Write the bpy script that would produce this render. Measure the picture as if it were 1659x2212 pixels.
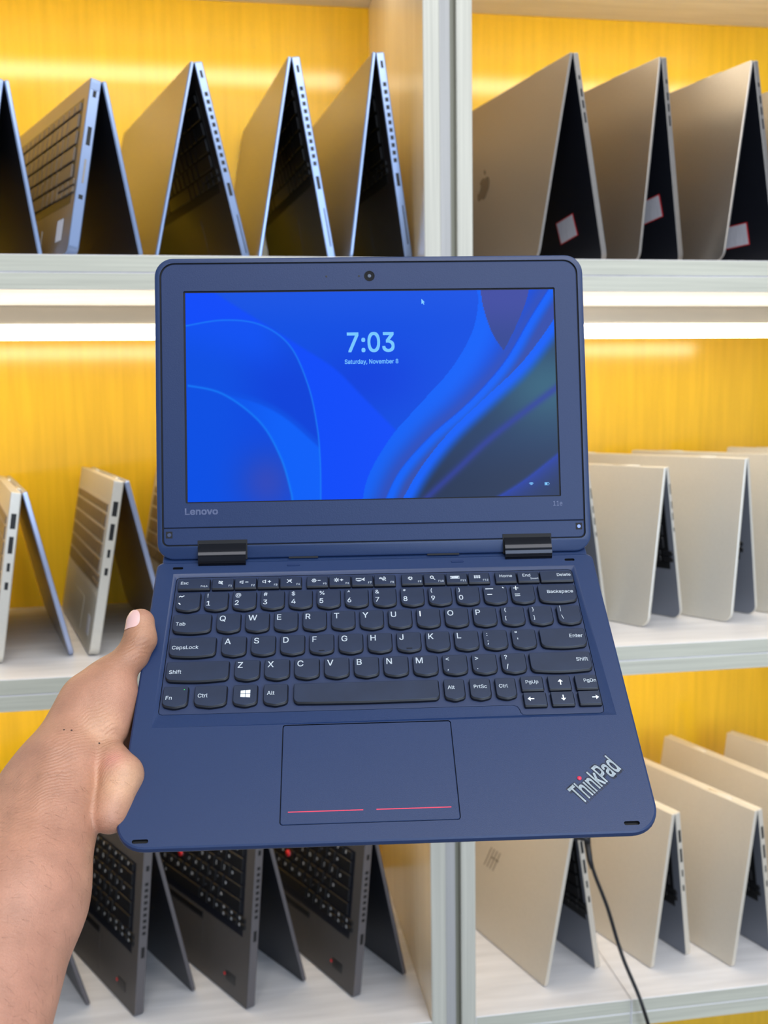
import bpy, bmesh, math, random
import numpy as np
from mathutils import Matrix, Vector
from mathutils.geometry import tessellate_polygon, delaunay_2d_cdt
random.seed(7)
for o in list(bpy.data.objects): bpy.data.objects.remove(o)
C = bpy.context.scene.collection
SC = bpy.context.scene

# ------------------------------------------------------------------ camera
CAMR = [(0.987823, -0.154929, -0.014213), (-0.030983, -0.106373, -0.993843), (0.152463, 0.982182, -0.109878)]
cam = bpy.data.cameras.new('camera'); co = bpy.data.objects.new('camera', cam); C.objects.link(co)
r_, d_, f_ = CAMR
co.matrix_world = Matrix(((r_[0], -d_[0], -f_[0], 0), (r_[1], -d_[1], -f_[1], 0), (r_[2], -d_[2], -f_[2], 1.4), (0, 0, 0, 1)))
cam.sensor_fit = 'VERTICAL'; cam.sensor_height = 36.0; cam.sensor_width = 27.0
cam.lens = 36.0 * 2100 / 2212
cam.clip_start = 0.01
cam.dof.use_dof = True; cam.dof.focus_distance = 0.585; cam.dof.aperture_fstop = 11.0
SC.camera = co
# ------------------------------------------------------------------ world, lamps, exposure
SC.view_settings.view_transform = 'Standard'; SC.view_settings.look = 'None'
SC.view_settings.exposure = 0.0; SC.view_settings.gamma = 1.0
try: SC.view_settings.use_curve_mapping = False
except Exception: pass
w = bpy.data.worlds.new('world'); SC.world = w; w.use_nodes = True
w.node_tree.nodes['Background'].inputs[0].default_value = (0.74, 0.84, 1.0, 1)
w.node_tree.nodes['Background'].inputs[1].default_value = 0.6
def area(name, loc, target, sx, sy, power, col):
    l = bpy.data.lights.new(name, 'AREA'); l.shape = 'RECTANGLE'; l.size = sx; l.size_y = sy; l.energy = power; l.color = col
    o = bpy.data.objects.new(name, l); C.objects.link(o); o.location = loc
    o.rotation_euler = (Vector(target) - Vector(loc)).to_track_quat('-Z', 'Y').to_euler()
    return o
area('ceiling_lamp', (0.5, -0.5, 2.95), (0.25, 0.9, 1.2), 2.4, 1.0, 50, (1.0, 0.98, 0.93))
area('shop_window', (0.95, -2.6, 1.75), (0.3, 0.9, 1.3), 1.4, 1.7, 62, (0.66, 0.80, 1.0))

# ------------------------------------------------------------------ helpers
def link(name, me, mat=None, parent=None, mw=None):
    o = bpy.data.objects.new(name, me); C.objects.link(o)
    if mat is not None and me is not None:
        if len(me.materials) == 0:
            for m in (mat if isinstance(mat, (list, tuple)) else [mat]): me.materials.append(m)
    if parent is not None: o.parent = parent
    if mw is not None: o.matrix_local = mw
    return o
def tag(o, label=None, cat=None, group=None, kind=None):
    if label: o['label'] = label
    if cat: o['category'] = cat
    if group: o['group'] = group
    if kind: o['kind'] = kind
    return o
def empty(name, loc=(0, 0, 0), rz=0.0):
    o = bpy.data.objects.new(name, None); C.objects.link(o); o.location = loc; o.rotation_euler = (0, 0, rz); o.empty_display_size = .02
    return o
def mesh(name, V, F, smooth=False, mats=None):
    me = bpy.data.meshes.new(name); me.from_pydata([tuple(v) for v in V], [], F); me.update()
    if smooth: me.shade_smooth()
    if mats: me.polygons.foreach_set('material_index', mats)
    return me
def fixn(me):
    bm = bmesh.new(); bm.from_mesh(me); bmesh.ops.recalc_face_normals(bm, faces=bm.faces); bm.to_mesh(me); bm.free(); return me
def box_me(x0, x1, y0, y1, z0, z1, bev=0.0, seg=2, name='box'):
    bm = bmesh.new(); bmesh.ops.create_cube(bm, size=1)
    for v in bm.verts: v.co = Vector(((x0+x1)/2+v.co.x*(x1-x0), (y0+y1)/2+v.co.y*(y1-y0), (z0+z1)/2+v.co.z*(z1-z0)))
    if bev: bmesh.ops.bevel(bm, geom=bm.edges[:], offset=bev, segments=seg, affect='EDGES', profile=.5)
    me = bpy.data.meshes.new(name); bm.to_mesh(me); bm.free(); return me
def rrect(x0, x1, y0, y1, r, n=5, rb=None):
    """rounded rectangle outline, CCW. r: top corners (y1), rb: bottom corners (y0)"""
    if rb is None: rb = r
    P = []
    for cx, cy, a0, rr in ((x1-r, y1-r, 0, r), (x0+r, y1-r, 90, r), (x0+rb, y0+rb, 180, rb), (x1-rb, y0+rb, 270, rb)):
        for i in range(n+1):
            a = math.radians(a0+90*i/n); P.append((cx+rr*math.cos(a), cy+rr*math.sin(a)))
    return P
def loft(rings, cap0=True, cap1=True, smooth=False, name='loft'):
    """rings: list of (outline, z) bottom -> top, same vertex count, CCW"""
    V = []; F = []; n = len(rings[0][0])
    for P, z in rings: V += [(p[0], p[1], z if not callable(z) else z(p)) for p in P]
    for k in range(len(rings)-1):
        for i in range(n):
            j = (i+1) % n; F.append((k*n+i, k*n+j, (k+1)*n+j, (k+1)*n+i))
    if cap0: F.append(tuple(range(n-1, -1, -1)))
    if cap1: F.append(tuple((len(rings)-1)*n+i for i in range(n)))
    me = mesh(name, V, F)
    if smooth:
        me.shade_smooth()
        try: me.set_sharp_from_angle(angle=math.radians(35))
        except Exception: pass
    return me
def inset(P, d):
    n = len(P); out = []
    for i in range(n):
        a, b, c = Vector(P[i-1]), Vector(P[i]), Vector(P[(i+1) % n])
        e1 = (b-a); e2 = (c-b)
        if e1.length < 1e-9: e1 = e2
        if e2.length < 1e-9: e2 = e1
        n1 = Vector((-e1.y, e1.x)).normalized(); n2 = Vector((-e2.y, e2.x)).normalized(); m = (n1+n2)
        m = m.normalized()/max(.4, math.sqrt(max(1e-6, (1+n1.dot(n2))/2)))
        out.append((b.x+m.x*d, b.y+m.y*d))
    return out
def join(parts, name='joined'):
    """parts: list of (mesh, matrix or None, material index)"""
    bm = bmesh.new()
    for me, mx, mi in parts:
        n0 = len(bm.verts); f0 = len(bm.faces); bm.from_mesh(me)
        bm.verts.ensure_lookup_table(); bm.faces.ensure_lookup_table()
        if mx is not None:
            for v in bm.verts[n0:]: v.co = mx @ v.co
        for f in bm.faces[f0:]: f.material_index = mi
    out = bpy.data.meshes.new(name); bm.to_mesh(out); bm.free(); return out
def scaled(me, s=0.001):
    me.transform(Matrix.Scale(s, 4)); return me
def tube(P, R, n=8, name='tube'):
    """tube along world points P with radius R (float or list)"""
    V = []; F = []; P = [Vector(p) for p in P]; up = Vector((.1, .3, 1)).normalized()
    for i, p in enumerate(P):
        t = (P[min(i+1, len(P)-1)]-P[max(i-1, 0)]).normalized(); a = t.cross(up).normalized(); b = t.cross(a).normalized()
        r = R[i] if isinstance(R, (list, tuple)) else R
        for k in range(n): V.append(p+a*r*math.cos(2*math.pi*k/n)+b*r*math.sin(2*math.pi*k/n))
    for i in range(len(P)-1):
        for k in range(n): F.append((i*n+k, i*n+(k+1) % n, (i+1)*n+(k+1) % n, (i+1)*n+k))
    F.append(tuple(range(n))); F.append(tuple((len(P)-1)*n+k for k in range(n-1, -1, -1)))
    return fixn(mesh(name, V, F, True))
def smooth_path(P, sub=6):
    P = [Vector(p) for p in P]; out = []
    for i in range(len(P)-1):
        a, b, c, d = P[max(i-1, 0)], P[i], P[i+1], P[min(i+2, len(P)-1)]
        for k in range(sub):
            t = k/sub; out.append(.5*((2*b)+(-a+c)*t+(2*a-5*b+4*c-d)*t*t+(-a+3*b-3*c+d)*t**3))
    out.append(P[-1]); return out
# lettering uses the sans face that ships inside Blender (falls back to the built-in one)
FACE = None
try:
    import os
    _p = os.path.join(bpy.utils.resource_path('LOCAL'), 'datafiles', 'fonts', 'Inter.woff2')
    if os.path.exists(_p): FACE = bpy.data.fonts.load(_p)
except Exception: FACE = None
# text ---------------------------------------------------------------
def raw_text(body, bold=0.0, extrude=0.0):
    """outline text as a mesh; bold thickens the strokes by overlaying slightly shifted copies"""
    if bold:
        m0 = raw_text(body); b_ = bold
        return join([(m0, Matrix.Translation((dx*b_, dy*b_, k*1e-5)), 0) for k, (dx, dy) in enumerate(((-1, -1), (1, -1), (-1, 1), (1, 1), (0, 0)))], 'text')
    cu = bpy.data.curves.new('t', 'FONT'); cu.body = body; cu.font = FACE or cu.font; cu.size = 1.0; cu.resolution_u = 4; cu.fill_mode = 'NONE'
    o = bpy.data.objects.new('t', cu); C.objects.link(o)
    dg = bpy.context.evaluated_depsgraph_get(); dg.update()
    me = bpy.data.meshes.new_from_object(o.evaluated_get(dg), depsgraph=dg)
    bpy.data.objects.remove(o); bpy.data.curves.remove(cu)
    return fill_outlines(me)
def bb(me):
    n = len(me.vertices); a = np.zeros(n*3); me.vertices.foreach_get('co', a); a = a.reshape(-1, 3); return a.min(0), a.max(0)
def fill_outlines(me):
    """fills glyph outlines contour by contour, so that overlapping contours of one glyph do not cancel"""
    co = [v.co.copy() for v in me.vertices]; nb = {}
    for e in me.edges: a, b = e.vertices; nb.setdefault(a, []).append(b); nb.setdefault(b, []).append(a)
    seen = set(); loops = []
    for st_ in range(len(co)):
        if st_ in seen or st_ not in nb: continue
        L_ = [st_]; seen.add(st_); cur = st_
        while True:
            nx_ = [q for q in sorted(nb[cur], key=lambda q: -q if cur == st_ else 0) if q not in seen]
            if cur == st_ and (cur+1) in nb[cur]: nx_ = [cur+1]
            if not nx_: break
            cur = nx_[0]; seen.add(cur); L_.append(cur)
        P = [Vector((co[i].x, co[i].y, 0)) for i in L_]
        Q = [p for i, p in enumerate(P) if (p-P[i-1]).length > 1e-6]
        if len(Q) > 2: loops.append(Q)
    V = []; F = []
    if loops:
        pts = []; eds = []
        for P in loops:
            k = len(pts); n = len(P); pts += [Vector((p.x, p.y)) for p in P]; eds += [(k+i, k+(i+1) % n) for i in range(n)]
        vs, _, fs_, *_r = delaunay_2d_cdt(pts, eds, [], 0, 1e-6)
        def wind(x, y):
            w_ = 0
            for P in loops:
                for i in range(len(P)):
                    a, b = P[i-1], P[i]
                    if (a.y <= y) != (b.y <= y):
                        xc = a.x+(y-a.y)*(b.x-a.x)/(b.y-a.y)
                        if xc > x: w_ += 1 if b.y > a.y else -1
            return w_
        V = [(v.x, v.y, 0) for v in vs]
        for t in fs_:
            cx = sum(vs[q].x for q in t)/3; cy = sum(vs[q].y for q in t)/3
            if wind(cx, cy) != 0:
                a, b, c = (Vector(V[q]) for q in t); F.append(tuple(t) if (b-a).cross(c-a).z > 0 else tuple(reversed(t)))
    bpy.data.meshes.remove(me); return mesh('text', V, F)
CAP = None
def text_me(body, cap, x=0.0, y=0.0, z=0.0, align='L', bold=0.0, sx=1.0, width=None, fit=None):
    """flat lettering; cap = cap height; x,y = left/right/centre of text, baseline y"""
    global CAP
    if CAP is None:
        lo, hi = bb(raw_text('H')); CAP = hi[1]-lo[1]
    me = raw_text(body, bold); lo, hi = bb(me); s = cap/CAP; kx = s*sx
    if width: kx = width/(hi[0]-lo[0])
    ox = {'L': lo[0], 'C': (lo[0]+hi[0])/2, 'R': hi[0]}[align]
    me.transform(Matrix.Translation((x, y, z)) @ Matrix.Diagonal((kx, s, 1, 1)) @ Matrix.Translation((-ox, 0, 0)))
    return me
def strokes_me(strokes, wd, z=0.0):
    """polyline strokes as flat ribbons"""
    V = []; F = []
    for S in strokes:
        n = len(S)
        for i, p in enumerate(S):
            a = Vector(S[max(i-1, 0)]); b = Vector(S[min(i+1, n-1)])
            if S[0] == S[-1] and i in (0, n-1): a = Vector(S[-2]); b = Vector(S[1])
            t = (b-a).normalized() if (b-a).length > 1e-9 else Vector((1, 0)); nn = Vector((-t.y, t.x))*wd/2
            V += [(p[0]+nn.x, p[1]+nn.y, z), (p[0]-nn.x, p[1]-nn.y, z)]
        k = len(V)-2*n
        F += [(k+2*i, k+2*i+1, k+2*i+3, k+2*i+2) for i in range(n-1)]
    return mesh('strokes', V, F)
def circ(cx, cy, r, n=14, a0=0, a1=360): return [(cx+r*math.cos(math.radians(a0+(a1-a0)*i/n)), cy+r*math.sin(math.radians(a0+(a1-a0)*i/n))) for i in range(n+1)]
def polys_me(polys, z=0.0):
    V = []; F = []
    for P in polys:
        k = len(V); V += [(p[0], p[1], z) for p in P]; F += [tuple(k+i for i in t) for t in tessellate_polygon([[Vector((p[0], p[1], 0)) for p in P]])]
    me = mesh('polys', V, F)
    bm = bmesh.new(); bm.from_mesh(me)
    for f in bm.faces:
        f.normal_update()
        if f.normal.z < 0: f.normal_flip()
    bm.to_mesh(me); bm.free(); return me

# ------------------------------------------------------------------ materials
def srgb(r, g, b):
    f = lambda c: (c/255/12.92) if c/255 <= .04045 else ((c/255+.055)/1.055)**2.4
    return (f(r), f(g), f(b), 1)
def mat(name, col, rough=.5, metal=0.0, spec=.5, noise=0.0, nscale=(200, 200, 200), bump=0.0, bscale=None, coat=0.0, coat_rough=.1, emit=None, estr=0.0, sss=0.0, rvar=0.0):
    m = bpy.data.materials.new(name); m.use_nodes = True; nt = m.node_tree; b = nt.nodes['Principled BSDF']
    b.inputs['Base Color'].default_value = col; b.inputs['Roughness'].default_value = rough; b.inputs['Metallic'].default_value = metal
    b.inputs['Specular IOR Level'].default_value = spec
    b.inputs['Coat Weight'].default_value = coat; b.inputs['Coat Roughness'].default_value = coat_rough
    if emit: b.inputs['Emission Color'].default_value = emit; b.inputs['Emission Strength'].default_value = estr
    if sss: b.inputs['Subsurface Weight'].default_value = sss
    if noise or bump or rvar:
        tc = nt.nodes.new('ShaderNodeTexCoord'); mp = nt.nodes.new('ShaderNodeMapping'); mp.inputs['Scale'].default_value = nscale
        nz = nt.nodes.new('ShaderNodeTexNoise'); nz.inputs['Scale'].default_value = 1.0; nz.inputs['Detail'].default_value = 6
        nt.links.new(tc.outputs['Object'], mp.inputs[0]); nt.links.new(mp.outputs[0], nz.inputs['Vector'])
        if noise:
            mr = nt.nodes.new('ShaderNodeMapRange'); mr.inputs[1].default_value = .3; mr.inputs[2].default_value = .7; mr.inputs[3].default_value = 1-noise; mr.inputs[4].default_value = 1+noise
            nt.links.new(nz.outputs[0], mr.inputs[0])
            vm = nt.nodes.new('ShaderNodeVectorMath'); vm.operation = 'SCALE'; vm.inputs[0].default_value = col[:3]; nt.links.new(mr.outputs[0], vm.inputs['Scale']); nt.links.new(vm.outputs[0], b.inputs['Base Color'])
        if rvar:
            mr2 = nt.nodes.new('ShaderNodeMapRange'); mr2.inputs[1].default_value = .3; mr2.inputs[2].default_value = .7; mr2.inputs[3].default_value = rough-rvar; mr2.inputs[4].default_value = rough+rvar
            nt.links.new(nz.outputs[0], mr2.inputs[0]); nt.links.new(mr2.outputs[0], b.inputs['Roughness'])
        if bump:
            src = nz
            if bscale:
                mp2 = nt.nodes.new('ShaderNodeMapping'); mp2.inputs['Scale'].default_value = bscale; src = nt.nodes.new('ShaderNodeTexNoise'); src.inputs['Scale'].default_value = 1.0; src.inputs['Detail'].default_value = 3
                nt.links.new(tc.outputs['Object'], mp2.inputs[0]); nt.links.new(mp2.outputs[0], src.inputs['Vector'])
            bp = nt.nodes.new('ShaderNodeBump'); bp.inputs['Strength'].default_value = bump; bp.inputs['Distance'].default_value = .001
            nt.links.new(src.outputs[0], bp.inputs['Height']); nt.links.new(bp.outputs[0], b.inputs['Normal'])
    return m
def attr_mat(name, attr, rough=.5, emission=0.0, spec=.5):
    m = bpy.data.materials.new(name); m.use_nodes = True; nt = m.node_tree; b = nt.nodes['Principled BSDF']
    a = nt.nodes.new('ShaderNodeAttribute'); a.attribute_name = attr
    b.inputs['Roughness'].default_value = rough; b.inputs['Specular IOR Level'].default_value = spec
    if emission: b.inputs['Base Color'].default_value = (.0, .0, .001, 1); nt.links.new(a.outputs['Color'], b.inputs['Emission Color']); b.inputs['Emission Strength'].default_value = emission
    else: nt.links.new(a.outputs['Color'], b.inputs['Base Color'])
    return m
WOOD_H = mat('pale_wood_shelf', srgb(232, 230, 232), .42, noise=.10, nscale=(6, 60, 140), bump=.15, bscale=(8, 90, 90))
WOOD_HE = mat('pale_wood_edge', srgb(190, 189, 174), .5, noise=.13, nscale=(5, 300, 260), bump=.2)
WOOD_V = mat('pale_wood_upright', srgb(194, 191, 178), .5, noise=.12, nscale=(300, 300, 4), bump=.2)
WOOD_G = mat('grey_filler_strip', srgb(170, 168, 166), .5, noise=.08, nscale=(300, 300, 4))
SIDE = mat('glossy_side_laminate', srgb(226, 208, 178), .22, noise=.05, nscale=(60, 60, 4), coat=.4, coat_rough=.15)
BACK = mat('yellow_back_laminate', srgb(238, 190, 40), .16, noise=.07, nscale=(120, 120, 6), bump=.05, bscale=(500, 500, 20), spec=.5, coat=.12, coat_rough=.10)
FLOOR = mat('grey_floor_tile', srgb(150, 150, 150), .4, noise=.06, nscale=(3, 3, 3))
PLASTER = mat('white_plaster', srgb(225, 225, 222), .8, noise=.03, nscale=(8, 8, 8))
ALU = mat('aluminium_profile', srgb(186, 176, 158), .4, metal=.3, noise=.05, nscale=(4, 80, 80))
LED = mat('led_diffuser', srgb(255, 245, 220), .5, emit=(1.0, .87, .64, 1), estr=15.5)
SILVER = mat('silver_aluminium', srgb(158, 152, 146), .36, metal=.85, noise=.03, nscale=(300, 300, 300), rvar=.03)
SILVER2 = mat('pale_silver_paint', srgb(204, 200, 190), .42, metal=.35, noise=.02, nscale=(300, 300, 300))
SILVER3 = mat('matte_silver_cover', srgb(208, 200, 186), .5, metal=.25, noise=.02, nscale=(300, 300, 300))
EDGE2 = mat('pale_blue_lit_edge', srgb(165, 176, 205), .35, metal=.7)  # lighter silver edge, bluish room reflection mixed into the metal colour
EDGE = mat('blue_lit_edge', srgb(142, 160, 194), .35, metal=.75)  # silver edge metal with the room's blue reflection put into its colour
DARKDECK = mat('dark_deck', srgb(42, 38, 38), .28, noise=.05)
BLACKEDGE = mat('dark_grey_edge', srgb(92, 88, 90), .45)
BLACKDECK = mat('black_satin_deck', srgb(74, 69, 66), .5, noise=.05, nscale=(400, 400, 400))
BLACKGLASS = mat('black_glass', srgb(10, 10, 14), .12)
BLACKLID = mat('black_satin_lid', srgb(22, 24, 32), .38)
GREYDECK = mat('grey_deck', srgb(120, 124, 134), .4, metal=.3)
BRONZEKEY = mat('silver_bronze_key', srgb(122, 106, 90), .4, metal=.3)
BLACKKEY = mat('black_key', srgb(26, 26, 28), .35)
PORT = mat('port_black', srgb(12, 12, 14), .5)
GLYPH = mat('key_print', srgb(205, 208, 214), .5)
RED = mat('red_rubber', srgb(205, 30, 35), .5)
STICKER = mat('white_sticker', srgb(205, 205, 215), .6, noise=.08, nscale=(400, 60, 400))
LOGO = mat('dark_mirror_logo', srgb(104, 92, 78), .25, metal=.6)
CABLE = mat('black_rubber', srgb(20, 20, 22), .45)

# ------------------------------------------------------------------ room and shelving
Z1 = 1.564; SP = 0.4604; TH = 0.0369; YF = 1.10; YB = 1.5066
tag(link('floor', box_me(-3, 3, -3.2, 1.58, -.1, 0), FLOOR), kind='structure')
tag(link('wall_back', box_me(-3, 3, 1.58, 1.7, 0, 3.1), PLASTER), kind='structure')
tag(link('ceiling', box_me(-3, 3, -3.2, 1.58, 3.1, 3.2), PLASTER), kind='structure')

def shelving(name, xl, xr, label, seam=None):
    t = empty(name, ((xl+xr)/2, YF, 0)); tag(t, label, 'shelving unit', 'pale wooden display shelving units')
    ox = (xl+xr)/2
    def put(n, me, m, par=t):
        me.transform(Matrix.Translation((-ox, -YF, 0))); return link(n, me, m, par)
    ztop = Z1+2*SP
    for a, b, inn in ((xl, xl+.018, 1), (xr-.0185, xr, -1)):
        me = box_me(a, b, YF, YB+.02, 0.0002, ztop, .0008, 1)
        ob = put('upright_board', me, [WOOD_V, SIDE])
        for p in me.polygons:
            if abs(p.normal.x) > .9 and p.normal.x*inn > 0: p.material_index = 1
    for k in range(-3, 3):
        zt = Z1+k*SP
        segs = [(xl+.018, xr-.0185)]
        if seam and k == -2: segs = [(xl+.018, seam-.0004), (seam+.0004, xr-.0185)]
        for sx0, sx1 in segs:
            for q in (0, 1):
                z1 = zt-q*.0185-(.0002 if q else 0); z0 = z1-.0183
                me = box_me(sx0, sx1, YF+(.0006 if q else 0), YB, z0, z1, .0007, 1)
                put('shelf_board', me, [WOOD_H, WOOD_HE])
                for p in me.polygons:
                    if p.normal.y < -.9: p.material_index = 1
    for k in range(-3, 2):
        z0 = Z1+k*SP; z1 = Z1+(k+1)*SP-TH
        put('back_panel', box_me(xl+.018, xr-.0185, YB, YB+.012, z0, z1), BACK)
    return t
U1 = shelving('shelving_unit', -.62, .2400, 'pale wooden shelving unit with yellow back panels, left of the post')
U2 = shelving('shelving_unit', .2592, 1.12, 'pale wooden shelving unit with yellow back panels, right of the post', seam=.4804)
fs = empty('filler_strip', (.2496, YF, 0))
link('strip_face', box_me(.2402-.2496, .2528-.2496, .0035, YB-YF, .0005, Z1+2*SP, .0005, 1), WOOD_G, fs)
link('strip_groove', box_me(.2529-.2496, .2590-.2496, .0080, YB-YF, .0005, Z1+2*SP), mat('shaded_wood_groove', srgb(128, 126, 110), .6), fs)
tag(fs, 'narrow grey vertical filler strip between the two shelf uprights', 'strip')

def led(xa, xb, zc, label):
    t = empty('led_light_bar', ((xa+xb)/2, 1.272, zc-.0004)); hx = (xb-xa)/2
    tag(t, label, 'light', 'led light bars under the shelves')
    link('housing', box_me(-hx, hx, -.006, .010, -.0235, 0, .0006, 1), ALU, t)
    P = [(-.007, -.0235), (-.0085, -.030), (-.0075, -.037), (-.003, -.041), (.004, -.041), (.009, -.037), (.010, -.030), (.010, -.0235)]
    V = [(x, p[0], p[1]) for x in (-hx, hx) for p in P]; n = len(P)
    F = [(i, (i+1) % n, n+(i+1) % n, n+i) for i in range(n)]+[tuple(range(n)), tuple(range(2*n-1, n-1, -1))]
    link('diffuser', fixn(mesh('diffuser', V, F)), LED, t)
for k, word in ((1, 'top'), (0, 'middle'), (-1, 'bottom')):
    zc = Z1+k*SP-TH
    led(-.59, .205, zc, 'glowing white light bar under the shelf above the %s left compartment' % word)
    led(.285, .86, zc, 'glowing white light bar under the shelf above the %s right compartment' % word)

# ------------------------------------------------------------------ laptops standing as tents
_kc = {}
def key_me(w, h, t=.0016, glyph=None, kind=''):
    k = (round(w, 4), round(h, 4), t, glyph, kind)
    if k in _kc: return _kc[k]
    P = rrect(-w/2, w/2, -h/2, h/2, .0012, 1); me = loft([(P, 0), (P, t*.6), (inset(P, .0006), t)], cap0=False)
    parts = [(me, None, 0)]
    if glyph: parts.append((text_me(glyph, .0042, -w/2+.0022, -.001, t+.0001, bold=.02), None, 1))
    _kc[k] = join(parts, 'key'); return _kc[k]
ROWS = [("F", [1.0]*15), ("1234567890-=", [1.0]*13+[2.0]), ("QWERTYUIOP[]", [1.5]+[1.0]*12+[1.5]), ("ASDFGHJKL;'", [1.75]+[1.0]*11+[2.25]),
        ("ZXCVBNM,./", [2.25]+[1.0]*10+[2.75]), ("", [1.0, 1.25, 1.0, 1.25, 5.25, 1.0, 1.0, 1.0])]
def keyboard(base, W, ytop, kmat, z, glyphs=False, pitch=.0188, rowp=.0183, arrows=True):
    x0 = -7.5*pitch; names = "ESDFGHJKLZXCVBNMQWERTY"; n = 0
    for r, (chars, ws) in enumerate(ROWS):
        x = x0; hh = .0095 if r == 0 else rowp-.003; yc = ytop-hh/2 if r == 0 else ytop-.0125-(r-1)*rowp-(rowp-.003)/2
        for i, wk in enumerate(ws):
            w = wk*pitch-.003; ch = None
            if glyphs: ch = (chars[i-1] if 0 < i <= len(chars) and r > 0 else ('F' if r == 0 else 'o'))
            link('key', key_me(w, hh, .0016, ch, kmat.name), [kmat, GLYPH], base, Matrix.Translation((x+wk*pitch/2, yc, z))); x += wk*pitch; n += 1
        if r == 5:
            for j in range(3):
                for q in (0, 1):
                    link('key', key_me(pitch-.003, .0068, .0016, 'o' if glyphs else None, kmat.name), [kmat, GLYPH], base, Matrix.Translation((x+(j+.5)*pitch-.0015, yc+.0040-q*.0085, z)))
    return n
def slab(W, L, t, r, mat_top, mat_body, mat_bot, parent, name, M, y0=0.0, taper=0.0):
    """panel: X centred, Y 0..-L (or +L), top z=0, bottom z=-t"""
    ya, yb = (y0-L, y0) if L > 0 else (y0, y0-L)
    rb, rt = (r, .002) if L > 0 else (.002, r)
    P = rrect(-W/2, W/2, ya, yb, rt, 6, rb); b = min(.0012, t*.3)
    me = loft([(inset(P, b), -t), (P, -t+b), (P, -b*.6), (inset(P, b*.6), 0)], smooth=True)
    n = len(P)
    mi = [1]*(3*n)+[2, 0]
    me.polygons.foreach_set('material_index', mi)
    return link(name, me, [mat_top, mat_body, mat_bot], parent, M)
def mat_from(X, Y, Z, O):
    return Matrix(((X[0], Y[0], Z[0], O[0]), (X[1], Y[1], Z[1], O[1]), (X[2], Y[2], Z[2], O[2]), (0, 0, 0, 1)))
def side_port(parent, W, y, z, ly, lz, name='port', m=None):
    return link(name, box_me(W/2-.002, W/2+.00025, y-ly/2, y+ly/2, z-lz/2, z+lz/2, .0003, 1), m or PORT, parent)
ZF = {'t': Z1, 'm': Z1-SP, 'b': Z1-2*SP}
def tent(shelf, pose, style, label, group, extra=None):
    x, y, th, a, L, w, b = pose; z0 = ZF[shelf]
    w = min(w, (1.503-y-L*math.sin(b)*math.sin(th))/math.cos(th))
    t = empty('laptop', (x, y, z0), th); tag(t, label, 'laptop', group)
    H = L*math.cos(a); Lr = H/math.cos(b)
    u = Vector((0, 1, 0))
    vl = Vector((-math.sin(a), 0, -math.cos(a))); nl = Vector((-math.cos(a), 0, math.sin(a)))
    vr = Vector((math.sin(b), 0, -math.cos(b))); nr = Vector((math.cos(b), 0, math.sin(b)))
    A = Vector((0, w/2, H+.0004)); S = style
    tb, tl = S['tb'], S['tl']
    if S['conv']:
        Mb = mat_from(-u, -vl, nl, A+nl*(tb)); Ml = mat_from(-u, vr, nr, A+nr*tl); Lb, Ll = L, Lr
    else:
        Mb = mat_from(-u, -vr, -nr, A); Ml = mat_from(-u, vl, -nl, A); Lb, Ll = Lr, L
    base = slab(w, Lb, tb, S.get('rc', .010), S['deck'], S['edge'], S['bottom'], t, 'base', Mb)
    lid = slab(w, -Ll, tl, S.get('rc', .010), S['screen'], S['lid_edge'], S['cover'], t, 'lid', Ml)
    # hinge barrel along the ridge
    for s in (-1, 1):
        hb = tube([(0, w/2+s*w*.30-.02, H-.001), (0, w/2+s*w*.30+.02, H-.001)], .0032, 10); link('hinge', hb, S['edge'], t)
    sc = link('display', box_me(-w/2+.007, w/2-.007, .010, Ll-.009, -.0001, .00025), BLACKGLASS, lid)
    if S.get('ports') == 'vents':
        link('lock_slot', box_me(w/2-.002, w/2+.0003, -.018, -.010, -tb*.65, -tb*.35), PORT, base)
        for i in range(11): side_port(base, w, -.036-i*.0085, -tb*.5, .0048, tb*.42, 'vent_slot')
        side_port(base, w, -.143, -tb*.5, .015, tb*.42); side_port(base, w, -.195, -tb*.62, .045, tb*.14, 'card_slot')
    elif S.get('ports') == 'conv':
        link('lock_slot', box_me(w/2-.002, w/2+.0003, -.020, -.013, -tb*.65, -tb*.35), PORT, base)
        side_port(base, w, -.062, -tb*.5, .020, tb*.38); side_port(base, w, -.100, -tb*.5, .026, tb*.2, 'card_slot', S['edge2']); side_port(base, w, -.128, -tb*.5, .005, tb*.4, 'audio_jack')
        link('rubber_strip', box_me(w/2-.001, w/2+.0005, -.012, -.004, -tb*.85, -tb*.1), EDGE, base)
    elif S.get('ports') == 'hp':
        side_port(base, w, -.034, -tb*.5, .018, tb*.5); side_port(base, w, -.062, -tb*.5, .020, tb*.44); side_port(base, w, -.088, -tb*.5, .010, tb*.3); side_port(base, w, -.110, -tb*.5, .009, tb*.34)
    elif S.get('ports') == 'air':
        for yy, l in ((-.028, .005), (-.045, .009), (-.058, .009), (-.073, .012)): side_port(base, w, yy, -tb*.5, l, tb*.34)
    elif S.get('ports') == 'book':
        for yy, l in ((-.030, .014), (-.052, .010), (-.068, .010), (-.086, .006)): side_port(base, w, yy, -tb*.5, l, tb*.38)
    elif S.get('ports') == 'black':
        side_port(base, w, -.028, -tb*.5, .007, tb*.35)
        for i in range(9): side_port(base, w, -.048-i*.0078, -tb*.5, .0042, tb*.4, 'vent_slot')
        side_port(base, w, -.135, -tb*.5, .014, tb*.4)
    # keyboard deck
    if S.get('keys'):
        link('keyboard_tray', box_me(-.146, .146, S['ky']-.112, S['ky']+.003, -.0002, .0002, 0), S.get('tray', PORT), base)
        keyboard(base, w, S['ky'], S['keys'], .0002, S.get('glyphs', False))
        link('touchpad', box_me(-.052, .052, -Lb+.012, -Lb+.012+min(.062, Lb-.012-.0165-(-S['ky'])-.112), -.0001, .0003, 0), S['pad'], base)
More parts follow.
